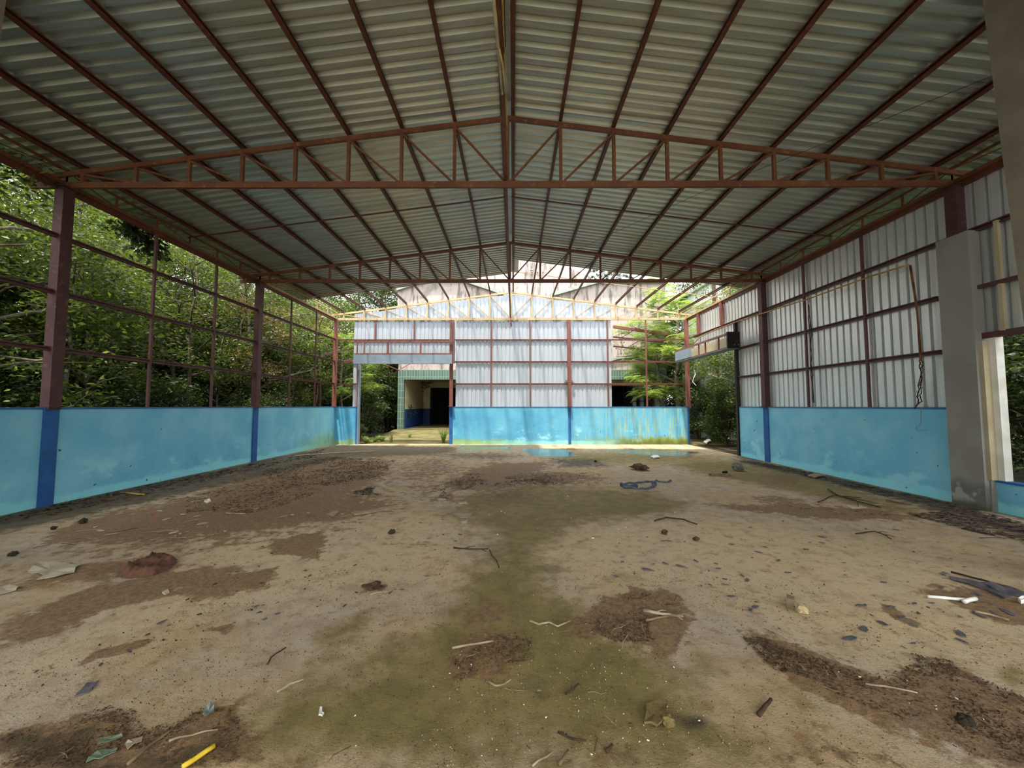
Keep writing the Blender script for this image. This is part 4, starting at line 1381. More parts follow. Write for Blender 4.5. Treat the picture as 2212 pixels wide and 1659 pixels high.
for x, y, k, s in ((-10.5, 21.5, 'broad', 1.0), (-8.9, 25.5, 'tall', 1.0), (-12.5, 27, 'tall', 1.1), (-9.0, 31, 'tall', 1.15), (-15, 33, 'broad', 1.4), (-10.2, 28.5, 'tall', 1.4), (-8.7, 33, 'tall', 1.45), (-12.6, 31, 'tall', 1.4)):
    plant(k, x, y, s, lab, g)
plant('feather', -8.6, 19.6, 0.72, 'bright feathery tree outside the leafy back corner', None)
for x, y, s in ((-8.2, 21.0, 1.1), (-8.6, 23.4, 1.3), (-10.0, 24.5, 1.5), (-9.6, 19.3, 1.2), (-8.2, 27.5, 1.5), (-11.5, 30, 1.8), (-9.2, 29.0, 2.0), (-13, 24, 2.0), (-14.5, 36, 3.0), (-9.5, 37, 2.6), (-8.1, 25.2, 1.7), (-8.0, 28.6, 2.0), (-9.2, 33, 2.7), (-11, 41, 3.2)):
    plant('shrub', x, y, s, 'dark bush behind the back doorway beside the ramp', g)
for x, y, s in ((-7.6, 17.6, 0.36), (-7.2, 18.4, 0.3), (-7.9, 19.0, 0.42)):
    plant('shrub', x, y, s, 'low weedy bush beside the foot of the ramp', 'weeds by the ramp', -0.03, 'weed_bush', 2)
g = 'trees on the metal wall side'
f1 = plant('feather', 8.8, 20.4, 0.95, 'bright feathery tree spreading over the back of the metal wall', None, -0.03, None, 0, 1.2)
plant('feather', 7.9, 20.9, 0.72, 'bright feathery tree leaning over the rusted canopy frame', None, -0.03, None, 1, 1.0)
plant('feather', 9.9, 25.6, 1.2, 'bright feathery tree rising past the corner of the pink building', None, -0.03, None, 0, 1.15)
plant('feather', 11.2, 23.0, 1.0, 'bright feathery tree standing behind the pale metal shed', None, -0.03, None, 1, 1.1)
for x, y, k, s in ((10.0, 15.6, 'broad', 0.95), (11.5, 18.3, 'tall', 0.85), (12.5, 12.5, 'tall', 1.0), (10.6, 8.6, 'broad', 1.0), (11.5, 3.5, 'tall', 1.0), (12.8, 26.5, 'tall', 1.1), (14.0, 30, 'broad', 1.3), (13.8, 7, 'tall', 1.1), (15.5, 22, 'tall', 1.2), (17, 16, 'tall', 1.3), (16, 10, 'broad', 1.4), (15, 2, 'tall', 1.2), (18, 27, 'tall', 1.5)):
    plant(k, x, y, s, 'leafy tree outside the metal side wall', g)
for x, y, s in ((9.3, 14.2, 0.95), (9.0, 16.2, 1.0), (9.6, 17.8, 1.2), (10.6, 13.0, 1.3), (11.8, 15.5, 1.7), (10.4, 19.6, 1.3), (12.5, 18.5, 1.8), (9.2, 19.0, 0.9), (14.5, 13, 2.2), (15, 19, 2.4), (13.5, 23, 2.0), (11.0, 26, 2.2), (12.5, 30, 2.6), (10.6, 22.2, 1.6)):
    plant('shrub', x, y, s, 'bush outside the side doorway past the metal wall', 'bushes at the side doorway')
for x, y, s in ((9.4, 3.6, 1.2), (9.8, 5.2, 1.25), (10.8, 1.6, 1.5), (11.4, 6.0, 1.7), (9.5, 6.8, 1.2), (14, 4, 2.4), (13, 0, 2.2), (15, 8, 2.4), (12.2, 8.2, 1.4), (14, 9.6, 1.7), (16.5, 11.2, 2.5), (19, 13.2, 2.7), (22, 15.5, 3.0)):
    plant('shrub', x, y, s, 'bush outside the side window opening', 'bushes at the side window')
plant('sapling', 9.2, 15.0, 0.9, 'thin young tree outside the side doorway', None)
# small plants on the pink building
for a, b, s in ((1285, 606, 0.32), (1303, 606, 0.4), (1322, 606, 0.36), (1340, 606, 0.42), (1360, 606, 0.35)):
    p = PD(a, b, BY + 0.1)
    plant('shrub', p.x, p.y, s, 'small plant growing on the parapet of the pink building', 'plants on the parapet', p.z, 'parapet_plant')
# leafy creepers hanging under the eave and on the canopy frame
def creeper(name, pts, r, per, L, mat, label):
    c = [tuple(Vector(p) - Vector(pts[0])) for p in pts]
    e = empty(name, pts[0])
    MB().tube([Vector(p) for p in c], 0.008, 5).build('stem', 'twig', e)
    v, f = leaf_cloud(c, [r] * len(c), per, L, L * 0.45, np.random.default_rng(5), 0.8, 0.4)
    link_mesh('foliage', np_mesh('creeper_foliage', v, f, mat), e)
    return tag(e, label, 'creeper')
q = [PX(a, b, LX - 0.4) for a, b in ((272, 486), (286, 498), (300, 508), (315, 520), (322, 538))]
creeper('creeper', q, 0.24, 70, 0.16, 'leaf_dark', 'dark leafy creeper hanging under the eave on the leafy side')
q = [PX(a, b, LX - 0.3) for a, b in ((338, 500), (346, 530), (352, 550))]
creeper('creeper', q, 0.16, 16, 0.17, 'leaf_dark', 'small leafy spray hanging beside the slim stud under the eave')
q = [PD(a, b, 9.9 * H) for a, b in ((1490, 786), (1497, 796), (1502, 806))]
creeper('creeper', [p + Vector((0.16, -0.5, 0)) for p in q], 0.13, 40, 0.11, 'leaf_bright', 'pale leafy tuft hanging from the side door header')
q = [PD(a, b, 11.6 * H) for a, b in ((1336, 730), (1345, 745), (1352, 756), (1366, 748), (1380, 752), (1388, 762))]
creeper('creeper', q, 0.3, 10, 0.16, 'leaf', 'sparse creeper trailing on the rusted canopy frame')
# grass
def grass(name, at, n, hgt, spread, mat, label, cat='grass', seed=3):
    rg = random.Random(seed)
    mb = MB()
    for k in range(n):
        a = rg.uniform(0, 6.28)
        l = hgt * rg.uniform(0.6, 1.15)
        o = rg.uniform(0.3, 1.0) * spread
        b = Vector((math.cos(a), math.sin(a), 0))
        s = Vector((-math.sin(a), math.cos(a), 0)) * 0.011
        p0 = b * rg.uniform(0, 0.06)
        pts = [p0, p0 + b * o * 0.25 + Vector((0, 0, l * 0.55)), p0 + b * o * 0.65 + Vector((0, 0, l * 0.85)), p0 + b * o + Vector((0, 0, l * 0.7))]
        i = len(mb.v)
        for j, p in enumerate(pts):
            w = (1, 0.9, 0.6, 0.1)[j]
            mb.v += [tuple(p - s * w), tuple(p + s * w)]
        mb.f += [(i + 2 * j, i + 2 * j + 1, i + 2 * j + 3, i + 2 * j + 2) for j in range(3)]
    o = mb.build(name, mat, None, False)
    o.location = at
    return tag(o, label, cat)
pg = PD(958, 957, FY + 0.75)
grass('grass_tuft', (pg.x, FY + 0.75, 0.0), 90, 0.62, 0.45, 'grass', 'tall grass tuft growing at the foot of the ramp')
pg = PD(845, 952, FY + 0.7)
grass('grass_tuft', (pg.x, FY + 0.7, 0.02), 26, 0.36, 0.12, 'grass', 'slim weed sprouting on the ramp near its broken edge', 'weed', 5)
pg = PD(885, 944, FY + 2.5)
grass('grass_tuft', (pg.x, FY + 2.5, 0.1), 30, 0.22, 0.2, 'grass', 'low weed sprouting halfway up the ramp', 'weed', 6)
for k, (a, b) in enumerate(((795, 950), (810, 946), (826, 951), (788, 957), (818, 958))):
    pg = PD(a, 957, FY + 0.5 + 0.3 * k)
    grass('weed_tuft', (pg.x, FY + 0.5 + 0.3 * k, -0.03), 60, 0.3, 0.25, 'grass', 'green weeds growing at the leafy jamb of the back doorway', 'weed', 10 + k)['group'] = 'weeds at the back doorway'
# ------------------------------------------------------------------ litter on the floor
M['yellow'] = simple('yellow_plastic', '#e6c338', '#c9a228', 14, 0.5)
M['paper'] = simple('dirty_white_sheet', '#b8ad96', '#a09478', 6, 0.8)
M['white'] = simple('white_plastic', '#efece2', '#dedace', 9, 0.5)
M['card'] = simple('weathered_board', '#a3937a', '#8a7a62', 9, 0.9)
M['flake'] = simple('grey_paint_flake', '#67636a', '#4c484c', 12, 0.7)
M['green_shard'] = simple('dull_green_plastic', '#6f7d62', '#5e6c54', 9, 0.6)
M['foil'] = simple('crumpled_grey_wrapper', '#8e928c', '#5c605c', 16, 0.35, 0.3)
M['cloth'] = simple('red_brown_cloth', '#6a4838', '#523a2c', 7, 0.95)
M['rag'] = simple('blue_grey_rag', '#5a6476', '#454c5c', 9, 0.95)
M['stone'] = simple('grey_stone', '#77726a', '#57534c', 14, 0.9, bump=0.5)
M['stone_pale'] = simple('cream_stone', '#cdb88e', '#b39a6c', 16, 0.9, bump=0.5)
M['stone_dark'] = simple('dark_stone', '#3c3428', '#2c261c', 12, 0.9, bump=0.5)
M['slab'] = simple('mossy_stone', '#7d6a42', '#66562f', 14, 0.95, bump=0.4)
M['wood'] = simple('grey_brown_wood', '#7c6a4e', '#5c4c36', 9, 0.9, bump=0.4)
M['black'] = simple('black_plastic', '#1c1a1c', '#282426', 9, 0.5)
M['bark_bit'] = simple('grey_brown_bark_bit', '#6a5f5c', '#4a3f38', 9, 0.9)
M['red'] = simple('red_plastic', '#b0382c', '#94302a', 9, 0.5)
M['crumb'] = simple('soil_crumb', '#5c4430', '#3c2c1e', 20, 0.95)
rl = random.Random(33)
nl = np.random.default_rng(8)
Z0 = 0.006

def stick(pix, r, mat, label, name='stick', cat='stick', group=None, taper=0.6, lift=None, fork=False):
    pts = [G(a, b) for a, b in pix]
    c = pts[0].copy()
    pts = [p - c for p in pts]
    out = []
    for a, b in zip(pts[:-1], pts[1:]):
        for k in range(3):
            p = a.lerp(b, k / 3)
            j = (b - a).length * 0.03
            out.append(p + Vector((rl.uniform(-j, j), rl.uniform(-j, j), 0)))
    out.append(pts[-1])
    n = len(out)
    out = [p + Vector((0, 0, r + Z0 + 0.004)) for p in out]
    mb = MB().tube(out, [r * (1 - (1 - taper) * i / n) for i in range(n)], 7)
    if not fork:
        o = mb.build(name, mat, None, True)
        o.location = (c.x, c.y, 0)
    else:
        o = empty(name, (c.x, c.y, 0))
        mb.build('stem', mat, o, True)
        for t, ang in ((0.4, 0.6), (0.65, -0.5)):
            p = out[int(t * n)]
            d = (out[-1] - out[0]) * 0.35
            d = Matrix.Rotation(ang, 3, 'Z') @ d
            MB().tube([p, p + d * 0.5 + Vector((0, 0, 0.01)), p + d], [r * 0.6, r * 0.4, r * 0.25], 5).build('side_twig', mat, o, True)
    return tag(o, label, cat, group)

def flat(pix, th, mat, label, name, cat, group=None, curl=0.0, z=None):
    pts = [G(a, b) for a, b in pix]
    c = sum(pts, Vector()) / len(pts)
    n = len(pts)
    z0 = Z0 if z is None else z
    mb = MB()
    ring = [(p - c) for p in pts]
    mid = []
    for i, p in enumerate(ring):
        mid.append(p)
        q = ring[(i + 1) % n]
        mid.append(p.lerp(q, 0.5) * rl.uniform(0.92, 1.04))
    n = len(mid)
    top = [Vector((p.x, p.y, z0 + th + curl * (rl.random() if i % 2 else 0.3))) for i, p in enumerate(mid)]
    mb.v = [tuple(p) for p in top] + [(p.x, p.y, p.z - th) for p in top] + [(0, 0, z0 + th), (0, 0, z0)]
    for i in range(n):
        j = (i + 1) % n
        mb.f += [(i, j, 2 * n), (n + j, n + i, 2 * n + 1), (i, n + i, n + j, j)]
    o = mb.build(name, mat)
    o.location = (c.x, c.y, 0)
    return tag(o, label, cat, group)

def lump(px, py, wpx, hpx, mat, label, name='stone', cat='stone', group=None, seed=0, flatness=1.0, sub=3):
    p = G(px, py + hpx / 2)
    w = abs((G(px + wpx / 2, py + hpx / 2) - G(px - wpx / 2, py + hpx / 2)).x)
    import bmesh
    bm = bmesh.new()
    bmesh.ops.create_icosphere(bm, subdivisions=sub, radius=w / 2)
    for v in bm.verts:
        k = 1 + 0.55 * mnoise.noise(v.co * (3.2 / w) + Vector((seed * 3.1, 0, 0))) + 0.2 * mnoise.noise(v.co * (9 / w))
        v.co *= k
        v.co.z *= 0.75 * flatness
    zm = min(v.co.z for v in bm.verts)
    for v in bm.verts:
        v.co.z -= zm * 0.9
    me = bpy.data.meshes.new(name)
    bm.to_mesh(me)
    bm.free()
    me.materials.append(M[mat])
    o = link_mesh(name, me, None, (p.x, p.y + w * 0.3, 0.0), (0, 0, seed))
    return tag(o, label, cat, group)

def crumple(pix, hgt, mat, label, name, cat, seed=1, hole=0.0):
    """a heap of cloth: a folded sheet whose outline follows the given pixels"""
    poly = gp(pix)
    xs = [p[0] for p in poly]
    ys = [p[1] for p in poly]
    nx, ny = 46, 30
    X, Y = np.meshgrid(np.linspace(min(xs), max(xs), nx), np.linspace(min(ys), max(ys), ny))
    sd = polysd(X + 0.05 * (fbm(X * 9, Y * 9, seed) - 0.5), Y + 0.05 * (fbm(X * 9, Y * 9, seed + 3) - 0.5), poly)
    w = max(xs) - min(xs)
    e = np.clip(sd / (0.12 * w), 0, 1)
    k = 7 / w
    rid = np.abs(2 * fbm(X * k, Y * k * 1.6, seed, 3) - 1)
    Zz = Z0 + e * hgt * (0.35 + 1.3 * (1 - rid) ** 2 * fbm(X * k * 0.6, Y * k * 0.6, seed + 8, 2))
    if hole:
        Zz = np.where(fbm(X * k * 0.5, Y * k * 0.5, seed + 4, 2) > 0.5 + hole, Z0 - 0.03, Zz)
    keep = sd > -0.01
    idx = np.arange(nx * ny).reshape(ny, nx)
    f = np.stack([idx[:-1, :-1], idx[:-1, 1:], idx[1:, 1:], idx[1:, :-1]], -1).reshape(-1, 4)
    kf = keep.ravel()[f].all(1) & (Zz.ravel()[f].min(1) > 0)
    cx, cy = float(np.mean(xs)), float(np.mean(ys))
    me = np_mesh(name, np.stack([X - cx, Y - cy, Zz], -1).reshape(-1, 3), f[kf], mat, True)
    return tag(link_mesh(name, me, None, (cx, cy, 0)), label, cat)

# sticks, one by one
stick([(392, 1668), (463, 1621)], 0.011, 'yellow', 'bright yellow plastic rod on the dark wet dirt', 'yellow_rod', 'rod', None, 1.0)
stick([(275, 1659), (330, 1613), (374, 1582)], 0.008, 'wood', 'long brown stick beside the yellow rod')
stick([(365, 1608), (385, 1600), (470, 1583)], 0.006, 'twig_pale', 'pale knobbed stick lying above the yellow rod', 'stick', 'stick', None, 0.4)
stick([(978, 1405), (1066, 1390)], 0.008, 'twig_pale', 'straight pale stick on the brown dirt in the mossy strip')
stick([(1145, 1346), (1165, 1354), (1187, 1349), (1205, 1358), (1232, 1346)], 0.008, 'twig_pale', 'wavy pale root lying across the moss')
stick([(1056, 1478), (1070, 1487), (1085, 1486), (1104, 1474)], 0.006, 'twig_pale', 'curved whitish twig below the straight pale stick')
stick([(1390, 1325), (1430, 1333), (1476, 1338)], 0.013, 'twig_pale', 'thick pale forked branch on the leaf heap', 'branch', 'branch', None, 0.7, None, True)
stick([(1396, 1346), (1430, 1338), (1480, 1331)], 0.009, 'wood', 'brown branch crossing the pale forked branch', 'branch', 'branch')
stick([(1640, 1554), (1652, 1538), (1666, 1520)], 0.013, 'twig', 'short thick dark stick on the tan concrete', 'stick')
stick([(1870, 1483), (1930, 1492), (1982, 1503)], 0.006, 'twig_pale', 'long thin stick on the wide brown dirt band')
stick([(598, 1502), (625, 1484), (656, 1473)], 0.006, 'twig_pale', 'thin bent straw on the mossy edge')
stick([(578, 1440), (585, 1425), (617, 1404)], 0.006, 'twig', 'dark bent twig on the bare concrete')
stick([(1415, 1128), (1440, 1121), (1475, 1125), (1506, 1136)], 0.012, 'twig', 'dark curved branch on the clean concrete', 'branch', 'branch')
stick([(1850, 1156), (1890, 1151), (1910, 1158), (1926, 1168)], 0.009, 'twig', 'thin forked branch on the clean concrete near the flakes', 'branch', 'branch', None, 0.5, None, True)
stick([(1790, 1060), (1812, 1074), (1850, 1085), (1902, 1099)], 0.014, 'twig', 'long dead branch at the foot of the metal wall side', 'branch', 'branch', None, 0.5, None, True)
stick([(1770, 1087), (1800, 1073), (1860, 1078)], 0.011, 'twig', 'dead branch crossing the long one near the wall', 'branch', 'branch')
stick([(1915, 1085), (1970, 1093)], 0.018, 'wood', 'straight dark stick at the foot of the blue wall', 'stick')
stick([(2055, 1240), (2130, 1260), (2195, 1279)], 0.010, 'twig', 'long dark twig above the grey bark strip')
stick([(2105, 1326), (2140, 1333), (2180, 1345)], 0.009, 'twig_pale', 'whitish stick on the brown dirt below the white strips')
stick([(980, 1187), (1015, 1190), (1055, 1189)], 0.009, 'twig', 'dark twig lying across the mossy neck', 'twig', 'twig', None, 0.5, None, True)
stick([(1058, 1192), (1078, 1230)], 0.007, 'twig', 'straight twig pointing down the mossy neck', 'twig', 'twig')
stick([(640, 986), (720, 980), (812, 976)], 0.016, 'paper', 'long pale pipe lying near the back corner', 'pipe_length', 'pipe', None, 1.0)
stick([(262, 1066), (312, 1071)], 0.012, 'yellow', 'short yellow strip near the blue wall', 'plastic_strip', 'strip', None, 1.0)
stick([(488, 1111), (530, 1113)], 0.010, 'twig_pale', 'straw coloured strip on the brown dirt', 'stick')
stick([(1205, 1588), (1235, 1603), (1266, 1607)], 0.006, 'twig', 'brown twig on the mossy strip close to the frame edge')
stick([(1150, 1662), (1195, 1630)], 0.005, 'twig_pale', 'thin straight straw at the bottom of the mossy strip')
stick([(1208, 1662), (1228, 1629)], 0.008, 'wood', 'short brown stick at the bottom of the mossy strip')
stick([(1310, 1632), (1323, 1617)], 0.008, 'twig', 'stubby dark twig on the mossy floor')
stick([(1222, 1505), (1240, 1494), (1250, 1483)], 0.007, 'twig', 'small angled twig on the moss', 'twig', 'twig', None, 0.5, None, True)
stick([(1160, 1497), (1170, 1498), (1176, 1520)], 0.006, 'wood', 'hooked twig near the small angled twig', 'twig', 'twig')
stick([(800, 1288), (815, 1283), (838, 1282)], 0.005, 'twig_pale', 'thin pale twig under the dark clod')
stick([(2005, 1295), (2085, 1301)], 0.012, 'white', 'long white strip on the dirt near the flaring pillar', 'plastic_strip', 'strip', None, 1.0)
stick([(2082, 1307), (2108, 1300)], 0.016, 'white', 'short white stub beside the long white strip', 'plastic_strip', 'strip', None, 1.0)
# flat pieces
flat([(172, 1224), (140, 1219), (118, 1214), (82, 1219), (60, 1238), (70, 1243), (95, 1247), (78, 1256), (118, 1250), (160, 1240)], 0.003, 'paper', 'torn pale sheet lying flat on the left dirt streaks', 'paper_sheet', 'paper', None, 0.03)
flat([(-10, 1272), (20, 1268), (42, 1271), (34, 1279), (0, 1288), (-12, 1286)], 0.004, 'paper', 'smaller pale sheet with raised edge near the torn sheet', 'paper_sheet', 'paper', None, 0.03)
flat([(983, 1115), (1000, 1108), (1020, 1111), (1014, 1120), (990, 1119)], 0.006, 'card', 'broken grey board piece on the mossy floor', 'board_piece', 'board')
flat([(976, 1110), (992, 1106), (1000, 1109), (985, 1114)], 0.006, 'card', 'small board piece tucked behind the broken grey board', 'board_piece', 'board')
flat([(990, 1087), (1007, 1084), (1010, 1089), (993, 1090)], 0.005, 'paper', 'pale scrap on the dark litter above the broken board', 'paper_scrap', 'paper')
flat([(944, 1078), (965, 1077), (962, 1081), (946, 1081)], 0.005, 'paper', 'narrow pale scrap left of the mossy floor', 'paper_scrap', 'paper')
flat([(996, 1128), (1010, 1125), (1008, 1130), (1000, 1131)], 0.005, 'paper', 'little triangular scrap below the broken board', 'paper_scrap', 'paper')
flat([(758, 1109), (800, 1103), (852, 1094), (853, 1099), (800, 1109), (765, 1114)], 0.012, 'card', 'long pale plank on the brown dirt', 'plank', 'plank')
flat([(783, 1118), (800, 1112), (803, 1114), (786, 1121)], 0.01, 'paper', 'short white lath beside the long pale plank', 'lath', 'lath')
flat([(706, 1112), (722, 1104), (733, 1106), (720, 1118)], 0.008, 'card', 'worn board offcut at the edge of the brown dirt', 'board_piece', 'board')
flat([(185, 1653), (195, 1640), (225, 1625), (254, 1621), (250, 1630), (215, 1645)], 0.004, 'green_shard', 'long dull green plastic shard on the dark wet dirt', 'plastic_shard', 'shard', None, 0.015)
flat([(210, 1612), (215, 1601), (262, 1591), (265, 1595), (230, 1608)], 0.004, 'green_shard', 'narrow green plastic shard beside the brown stick', 'plastic_shard', 'shard', None, 0.012)
flat([(270, 1612), (283, 1603), (308, 1596), (306, 1606), (275, 1624)], 0.004, 'card', 'brown plastic shard between the green shard and the brown stick', 'plastic_shard', 'shard', None, 0.012)
flat([(437, 1549), (445, 1533), (462, 1530), (462, 1545), (448, 1551)], 0.006, 'foil', 'crumpled grey wrapper on the dark dirt edge', 'wrapper', 'wrapper', None, 0.03)
flat([(2050, 1248), (2100, 1258), (2150, 1272), (2185, 1292), (2170, 1297), (2130, 1278), (2055, 1254)], 0.008, 'flake', 'long grey bark strip near the flaring pillar', 'bark_strip', 'bark', None, 0.02)
flat([(2120, 1262), (2160, 1266), (2212, 1283), (2212, 1292), (2160, 1284)], 0.008, 'flake', 'broad grey bark strip overlapping the long one', 'bark_strip', 'bark', None, 0.02)
flat([(2200, 1303), (2216, 1298), (2220, 1306), (2206, 1308)], 0.03, 'white', 'crushed white cup beside the bark strips', 'crushed_cup', 'cup', None, 0.02)
flat([(1826, 1093), (1860, 1094), (1872, 1098), (1840, 1100)], 0.008, 'paper', 'pale wood chip on the dirt below the dead branches', 'wood_chip', 'wood')
flat([(1745, 1030), (1770, 1025), (1783, 1030), (1760, 1034)], 0.03, 'card', 'grey rag board at the foot of the blue side wall', 'board_piece', 'board', None, 0.03)
flat([(1392, 1568), (1397, 1528), (1420, 1518), (1442, 1524), (1440, 1560), (1420, 1574)], 0.012, 'slab', 'flat brown slab half sunk in the dirt', 'flat_stone', 'stone', None, 0.01)
flat([(160, 1508), (188, 1478), (212, 1475), (190, 1500)], 0.003, 'flake', 'long grey flake on the bare floor above the dark dirt', 'paint_flake', 'flake', None, 0.01)
flat([(440, 1084), (452, 1079), (456, 1084), (446, 1089)], 0.015, 'white', 'small white block on the brown dirt', 'white_block', 'block')
flat([(350, 1283), (362, 1276), (366, 1282), (356, 1287)], 0.012, 'paper', 'oval pale shell beside the brown cloth', 'shell', 'shell')
flat([(1405, 989), (1420, 986), (1426, 990), (1412, 992)], 0.03, 'white', 'white wrapper lying before the algae stained wall', 'wrapper', 'wrapper', None, 0.03)
flat([(1520, 957), (1530, 950), (1536, 955), (1527, 960)], 0.05, 'white', 'white bag on the soil in the side doorway', 'plastic_bag', 'bag', None, 0.05)
flat([(688, 1550), (691, 1533), (696, 1533), (695, 1545), (700, 1546), (696, 1552)], 0.008, 'white', 'two joined white petals on the olive floor', 'white_scrap', 'scrap', None, 0.01)
flat([(326, 1113), (333, 1111), (334, 1115), (328, 1116)], 0.012, 'red', 'small red plastic scrap on the left dirt', 'red_scrap', 'scrap')
# lumps
lump(1597, 1012, 22, 12, 'stone', 'rounded grey stone on the floor near the metal wall', 'stone', 'stone', None, 1)
lump(1738, 1321, 22, 16, 'stone_pale', 'knobbly cream stone on the clean concrete', 'stone', 'stone', None, 2)
lump(2096, 1562, 30, 22, 'stone_dark', 'angular dark stone on the wide dirt band', 'stone', 'stone', None, 3)
lump(1447, 1568, 26, 14, 'slab', 'pointed brown stone beside the half sunk slab', 'stone', 'stone', None, 4)
lump(1505, 1166, 12, 6, 'crumb', 'brown clod at the edge of the clean concrete', 'clod', 'clod', None, 5)
lump(1437, 1153, 13, 6, 'crumb', 'flat brown clod next to the dark curved branch', 'clod', 'clod', None, 6)
lump(802, 1271, 38, 13, 'crumb', 'wide dark clod on the bare concrete', 'clod', 'clod', None, 7, 0.35)
lump(845, 1152, 14, 6, 'stone_dark', 'small dark lump on the bare concrete beyond the clod', 'clod', 'clod', None, 8)
lump(22, 1201, 14, 6, 'stone_dark', 'dark lump on the pale concrete by the blue wall', 'clod', 'clod', None, 9)
lump(112, 1143, 10, 6, 'stone_dark', 'small black lump near the thick column', 'clod', 'clod', None, 10)
lump(175, 1130, 14, 5, 'stone_dark', 'dark flat lump next to the small black lump', 'clod', 'clod', None, 11)
lump(1385, 1012, 36, 9, 'crumb', 'reddish clump of rotten leaves on bare concrete', 'leaf_clump', 'clump', None, 12, 0.4)
lump(1287, 996, 7, 5, 'black', 'tiny black lump before the wet patch', 'clod', 'clod', None, 13)
# wood block, chunk, can
def turned_box(px, py, l, w, h, rz, mat, label, name, cat, tilt=0.0):
    p = G(px, py)
    mb = MB().box((-l / 2, -w / 2, 0), (l / 2, w / 2, h))
    mb.v = [(x * rl.uniform(0.9, 1.08), y * rl.uniform(0.85, 1.1), z * rl.uniform(0.9, 1.05)) for x, y, z in mb.v]
    o = mb.build(name, mat)
    o.location = (p.x, p.y, Z0)
    o.rotation_euler = (0, tilt, rz)
    return tag(o, label, cat)
turned_box(1153, 1036, 0.42, 0.12, 0.06, -0.1, 'wood', 'split wood chunk on the leaf litter', 'wood_chunk', 'wood')
turned_box(1708, 1312, 0.09, 0.05, 0.075, 0.9, 'wood', 'small upright wood block beside the cream stone', 'wood_block', 'wood')
turned_box(1555, 1028, 0.45, 0.1, 0.04, 0.05, 'wood', 'rotten board piece below the black can', 'wood_chunk', 'wood')
turned_box(518, 1039, 0.18, 0.08, 0.06, 0.2, 'wood', 'dark wood piece near the second blue pilaster', 'wood_chunk', 'wood')
p = G(1566, 1023)
r = empty('can', (p.x, p.y, 0.035), 0.4)
MB().tube([(-0.055, 0, 0), (0.055, 0, 0)], 0.033, 14).build('body', 'black', r, True)
MB().tube([(0.055, 0, 0), (0.06, 0, 0)], [0.033, 0.028], 14).build('rim', 'foil', r)
tag(r, 'black drinks can lying beside the grey stone', 'can')
crumple([(250, 1247), (262, 1232), (300, 1215), (330, 1205), (368, 1201), (384, 1212), (372, 1226), (340, 1243), (310, 1250), (275, 1252)], 0.075, 'cloth', 'crumpled red brown cloth heap on the left dirt', 'cloth_heap', 'cloth', 3)
r = empty('rag', G(1390, 1052))
for pix, rad in (([(1345, 1053), (1352, 1047), (1380, 1044), (1408, 1042), (1420, 1046), (1412, 1054), (1395, 1058), (1370, 1056), (1346, 1055)], 0.022),
                 ([(1343, 1050), (1352, 1055), (1378, 1053)], 0.035), ([(1408, 1046), (1418, 1040), (1436, 1043), (1450, 1040)], 0.02)):
    pts = [G(a, b) - Vector(r.location) + Vector((rl.uniform(-0.03, 0.03), rl.uniform(-0.03, 0.03), rad * 0.8)) for a, b in pix]
    pts = wiggle(pts, 0.02, rl, 3)
    MB().tube(pts, [rad * rl.uniform(0.6, 1.5) for _ in pts], 7).build('twist', 'rag', r, True)
tag(r, 'twisted blue grey rag looped on the concrete', 'rag')

# scattered small things, each on its own
def inside(poly):
    xs = [p[0] for p in poly]
    ys = [p[1] for p in poly]
    for _ in range(200):
        a, b = rl.uniform(min(xs), max(xs)), rl.uniform(min(ys), max(ys))
        if polysd(np.array([a]), np.array([b]), poly)[0] > 0:
            return a, b
    return xs[0], ys[0]
def chip_mesh(name, mat, n=7, th=0.12, curl=0.1):
    mb = MB()
    ring = []
    for i in range(n):
        a = 2 * math.pi * i / n
        q = rl.uniform(0.65, 1.1)
        ring.append((math.cos(a) * q, math.sin(a) * q * 0.45, th + curl * rl.random()))
    mb.v = ring + [(x, y, z - th) for x, y, z in ring]
    mb.f = [tuple(range(n)), tuple(range(n, 2 * n))[::-1]] + [(i, n + i, n + (i + 1) % n, (i + 1) % n) for i in range(n)]
    me = mb.mesh(name)
    me.materials.append(M[mat])
    return me
def strew(name, meshes, zone, n, s0, s1, label, cat, group):
    for k in range(n):
        a, b = inside(zone)
        p = G(a, b)
        s = rl.uniform(s0, s1) * (0.8 if rl.random() < 0.6 else 1.25)
        o = link_mesh(name, rl.choice(meshes), None, (p.x, p.y, Z0 + 0.002), (0, 0, rl.uniform(0, 6.28)), (s, s, min(s, 0.03)))
        tag(o, label, cat, group)
CH = [chip_mesh('paint_flake', 'flake') for _ in range(5)]
CHD = [chip_mesh('leaf_scrap', 'crumb', 6, 0.1, 0.4) for _ in range(4)]
CHP = [chip_mesh('pale_scrap', 'paper', 6, 0.15, 0.2) for _ in range(4)]
CHW = [chip_mesh('white_bit', 'white', 6, 0.5, 0.3) for _ in range(4)]
zr = [(1250, 1180), (1500, 1130), (1800, 1110), (2150, 1180), (2200, 1300), (2100, 1420), (1900, 1400), (1650, 1360), (1480, 1260), (1300, 1250)]
strew('paint_flake', CH, zr, 85, 0.018, 0.05, 'curled grey paint flake on the clean tan concrete', 'flake', 'paint flakes on the clean concrete')
strew('leaf_scrap', CHD, zr, 110, 0.006, 0.016, 'small brown leaf scrap on the clean tan concrete', 'leaf scrap', 'leaf scraps on the clean concrete')
zl_ = [(420, 1180), (900, 1110), (1030, 1140), (960, 1250), (700, 1330), (420, 1400), (100, 1500), (30, 1480), (400, 1290)]
strew('leaf_scrap', CHD, zl_, 130, 0.006, 0.02, 'small brown leaf scrap on the pale streaked concrete', 'leaf scrap', 'leaf scraps on the streaked concrete')
strew('paint_flake', CH, zl_, 22, 0.015, 0.035, 'grey paint flake on the pale streaked concrete', 'flake', 'paint flakes on the streaked concrete')
